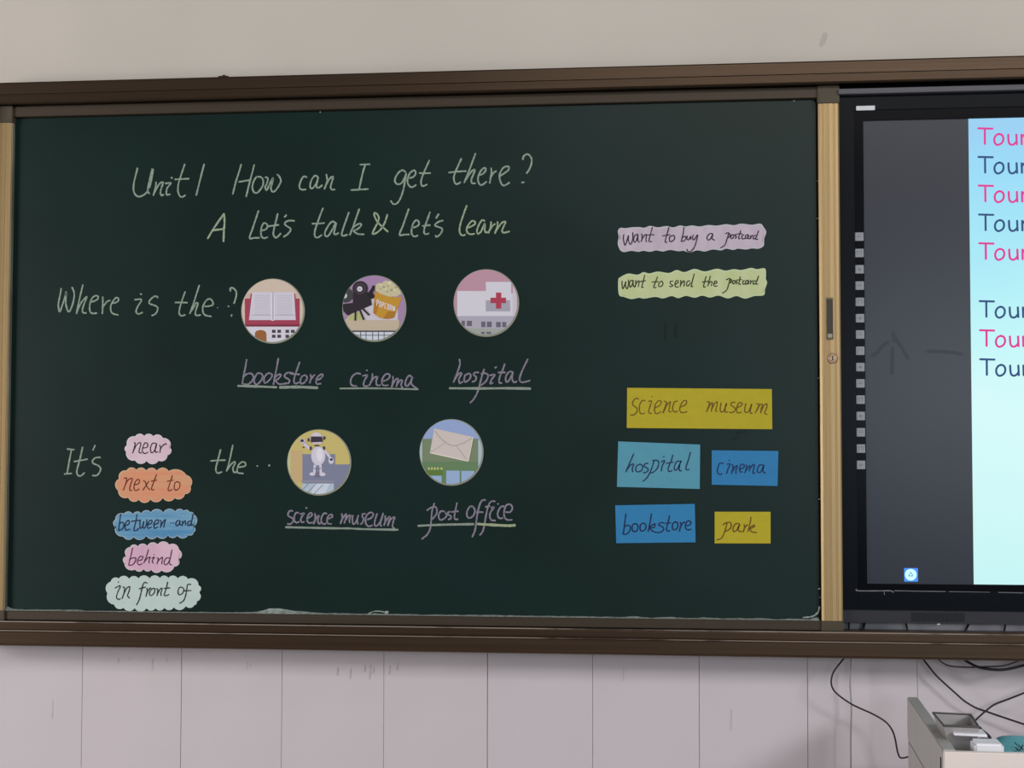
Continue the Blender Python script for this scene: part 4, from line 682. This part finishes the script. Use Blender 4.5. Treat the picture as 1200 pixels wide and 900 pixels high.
bm = NEW(); box(bm, -.0012, .0004, .022, .030, ztop-.07, ztop-.018, M=KM); obj('slot', bm, m_line, cab)

zfl = ztop-.095
def onk(px, py, yl, z=None):
    """local cabinet coordinates of the pixel ray at local depth yl"""
    d = ray(px, py); n_ = Vector((ey.x, ey.y, 0)); o = Vector((fr.x, fr.y, 0))+ey*yl
    t = (o-CAM).dot(n_)/d.dot(n_); return CAM+d*t
# grey tapered tray
tr = thing('storage_tray', 'grey tapered plastic tray standing in the cabinet top', 'tray', tuple(onk(1128, 905, .18)*1.0))
m_tray = mat('tray_grey', col(158, 153, 152, 1.1), .35, var=.1, scale=18)
bm = NEW(); yl0, yl1 = .10, .24
tl, trr = onk(1106, 851, yl0), onk(1147, 853, yl0); bl = onk(1121, 882, yl0); br = onk(1143, 882, yl0)
zb_ = zfl+.001; zt_ = tl.z
def q4(xl, xr, y, z): 
    a = Vector((fr.x, fr.y, 0)); 
    return None
lx = lambda p: (p-Vector((fr.x, fr.y, 0))).dot(ex)
TLx, TRx, BLx, BRx = lx(tl), lx(trr), lx(bl), lx(br); zmid = bl.z; k_ = (zt_-zb_)/(zt_-zmid)
BLx2 = TLx+(BLx-TLx)*min(k_, 1.25); BRx2 = TRx+(BRx-TRx)*min(k_, 1.25)
def L(x, y, z): return KM @ Vector((x, y, z))
outer = [L(TLx, yl0, zt_), L(TRx, yl0, zt_-.001), L(TRx+.004, yl1, zt_), L(TLx-.004, yl1, zt_+.002)]
base = [L(BLx2, yl0+.03, zb_), L(BRx2, yl0+.03, zb_), L(BRx2, yl1-.03, zb_), L(BLx2, yl1-.03, zb_)]
cen = sum(outer, Vector())/4
inn = [p+(Vector((cen.x, cen.y, p.z))-p)*.06 for p in outer]; cb = sum(base, Vector())/4
ib = [p+(cb-p)*.08+Vector((0, 0, .003)) for p in base]
V = [[bm.verts.new(p) for p in r_] for r_ in (base, outer, inn, ib)]
for a_, b_ in zip(V, V[1:]):
    for k in range(4): bm.faces.new((a_[k], a_[(k+1) % 4], b_[(k+1) % 4], b_[k]))
bm.faces.new(V[0]); bm.faces.new(V[3]); obj('tray_body', bm, m_tray, tr)
bm = NEW()
for i in range(4): tube(bm, [outer[i]+Vector((0, 0, .001)), outer[(i+1) % 4]+Vector((0, 0, .001))], .0022, 6)
tag(obj('rim', bm, mat('tray_rim', col(92, 86, 84, .9), .4), tr), 'darker grey rim')
# white booklet resting across the tray
def slab(name, label, cat, pa, pb, thick, yl, dy, m, grp=None, tilt=0):
    a, b = onk(*pa, yl), onk(*pb, yl); d = (b-a); bm = NEW(); n3 = ey*dy
    up_ = Vector((0, 0, 1)) * thick
    pts = [a, b, b+n3+Vector((0, 0, tilt)), a+n3+Vector((0, 0, tilt))]
    vs = [bm.verts.new(p) for p in pts]+[bm.verts.new(p+up_) for p in pts]
    for f in ((0, 1, 2, 3), (4, 5, 6, 7), (0, 1, 5, 4), (1, 2, 6, 5), (2, 3, 7, 6), (3, 0, 4, 7)): bm.faces.new([vs[i] for i in f])
    bmesh.ops.bevel(bm, geom=bm.edges[:], offset=.0008, segments=2, affect='EDGES')
    return tag(obj(name, bm, m), label, cat, grp)
m_white = mat('paper_white', col(214, 212, 216, 1.35), .6)
slab('notebook', 'thin white notebook lying across the top of the grey tray', 'notebook', (1118, 862.0), (1157, 863.8), .0042, .085, .07, m_white)
zbx = onk(1141, 882, .03)
bm = NEW(); a, b = lx(onk(1141.5, 875, .03)), lx(onk(1176, 875, .03)); zt2 = onk(1160, 871.2, .03).z
box(bm, a, b, .022, .085, zfl+.001, zt2, bev=.004, M=KM); cbx = tag(obj('carton', bm, m_white), 'white carton at the front of the cabinet top, beside the blue bag', 'box')
# black charger and its lead on the notebook
bm = NEW(); p0 = onk(1143, 856, .13)
tube(bm, smooth_pts([tuple(onk(x, y, .15)) for x, y in ((1138, 857), (1142, 852.5), (1147, 852), (1151, 856), (1158, 861.5), (1160, 866), (1150, 866), (1145, 868), (1147, 874), (1150, 890))], 6), .0026)
tag(obj('charger_lead', bm, m_cab, smooth=True), 'black charging lead looped behind the white notebook', 'cable')
# blue bag
m_bag = mat('bag_blue', col(74, 142, 168, 1.1), .45, c2=col(96, 158, 160, 1.1), scale=10, bump=.4)
bm = NEW(); c0 = onk(1190, 884, .13); bmesh.ops.create_icosphere(bm, subdivisions=4, radius=1)
hx = .062; cxl = lx(c0)+.008; top = onk(1180, 864, .13).z; mid = (zfl+top)/2; hzz = (top-zfl)/2
for v in bm.verts:
    c = v.co.copy(); k = 1+.07*noise.noise(c*2.3)+.03*noise.noise(c*6)
    x = math.copysign(abs(c.x)**.7, c.x)*hx*k; y = c.y*.042*k; z = math.copysign(abs(c.z)**.75, c.z)*hzz*min(k, 1.02)
    v.co = L(cxl+x, .145+y, mid+z)
zmin = min(v.co.z for v in bm.verts)
for v in bm.verts: v.co.z += zfl+.0005-zmin
bag = thing('carry_bag', 'teal blue bag with dark markings at the right of the cabinet top', 'bag', tuple(L(cxl, .145, zfl)))
obj('bag_body', bm, m_bag, bag, smooth=True)
bm = NEW()
for st in (((1193, 873), (1197, 876), (1199, 879)), ((1195, 879), (1199, 873)), ((1190, 876), (1194, 880)), ((1189, 870), (1192, 873))):
    tube(bm, [onk(x, y, .145-.0415) for x, y in st], .0009, 6)
obj('marking', bm, m_cab, bag)

# faint drips and scuffs on the tiles and the paint
m_drip = mat('drip_mark', col(168, 161, 165, 1.2), .5, c2=col(184, 178, 183, 1.25), scale=60)
bm = NEW()
for x, y0, y1, w_ in ((396, 783, 791, 1.6), (411, 784, 796, 1.4), (428, 780, 787, 1.2), (434, 780, 796, 2), (438, 782, 789, 1.2), (457, 780, 790, 1.6), (466, 777, 785, 1.4), (139, 772, 777, 1.4), (152, 770, 774, 1.2), (179, 772, 786, 1.4), (196, 771, 776, 1.2), (290, 776, 784, 1.4), (294, 778, 782, 1.2), (62, 820, 842, 1.3), (857, 832, 856, 1.5), (731, 782, 798, .8)):
    ribbon(bm, [(x, y0), (x-.3, (y0+y1)/2), (x-.8, y1)], w_, 0, h=.00012, jit=.3)
st_ = tag(obj('drip_stain', bm, m_drip, wall), 'faint grey drips below the frame', kind='stuff')
bm = NEW(); ribbon(bm, [(967, 40), (965, 47), (962, 53)], 6, 0, h=.0001, jit=.3)
tag(obj('scuff', bm, mat('scuff_paint', col(180, 171, 162, 1.15), .85), wall), 'faint scuff on the paint')
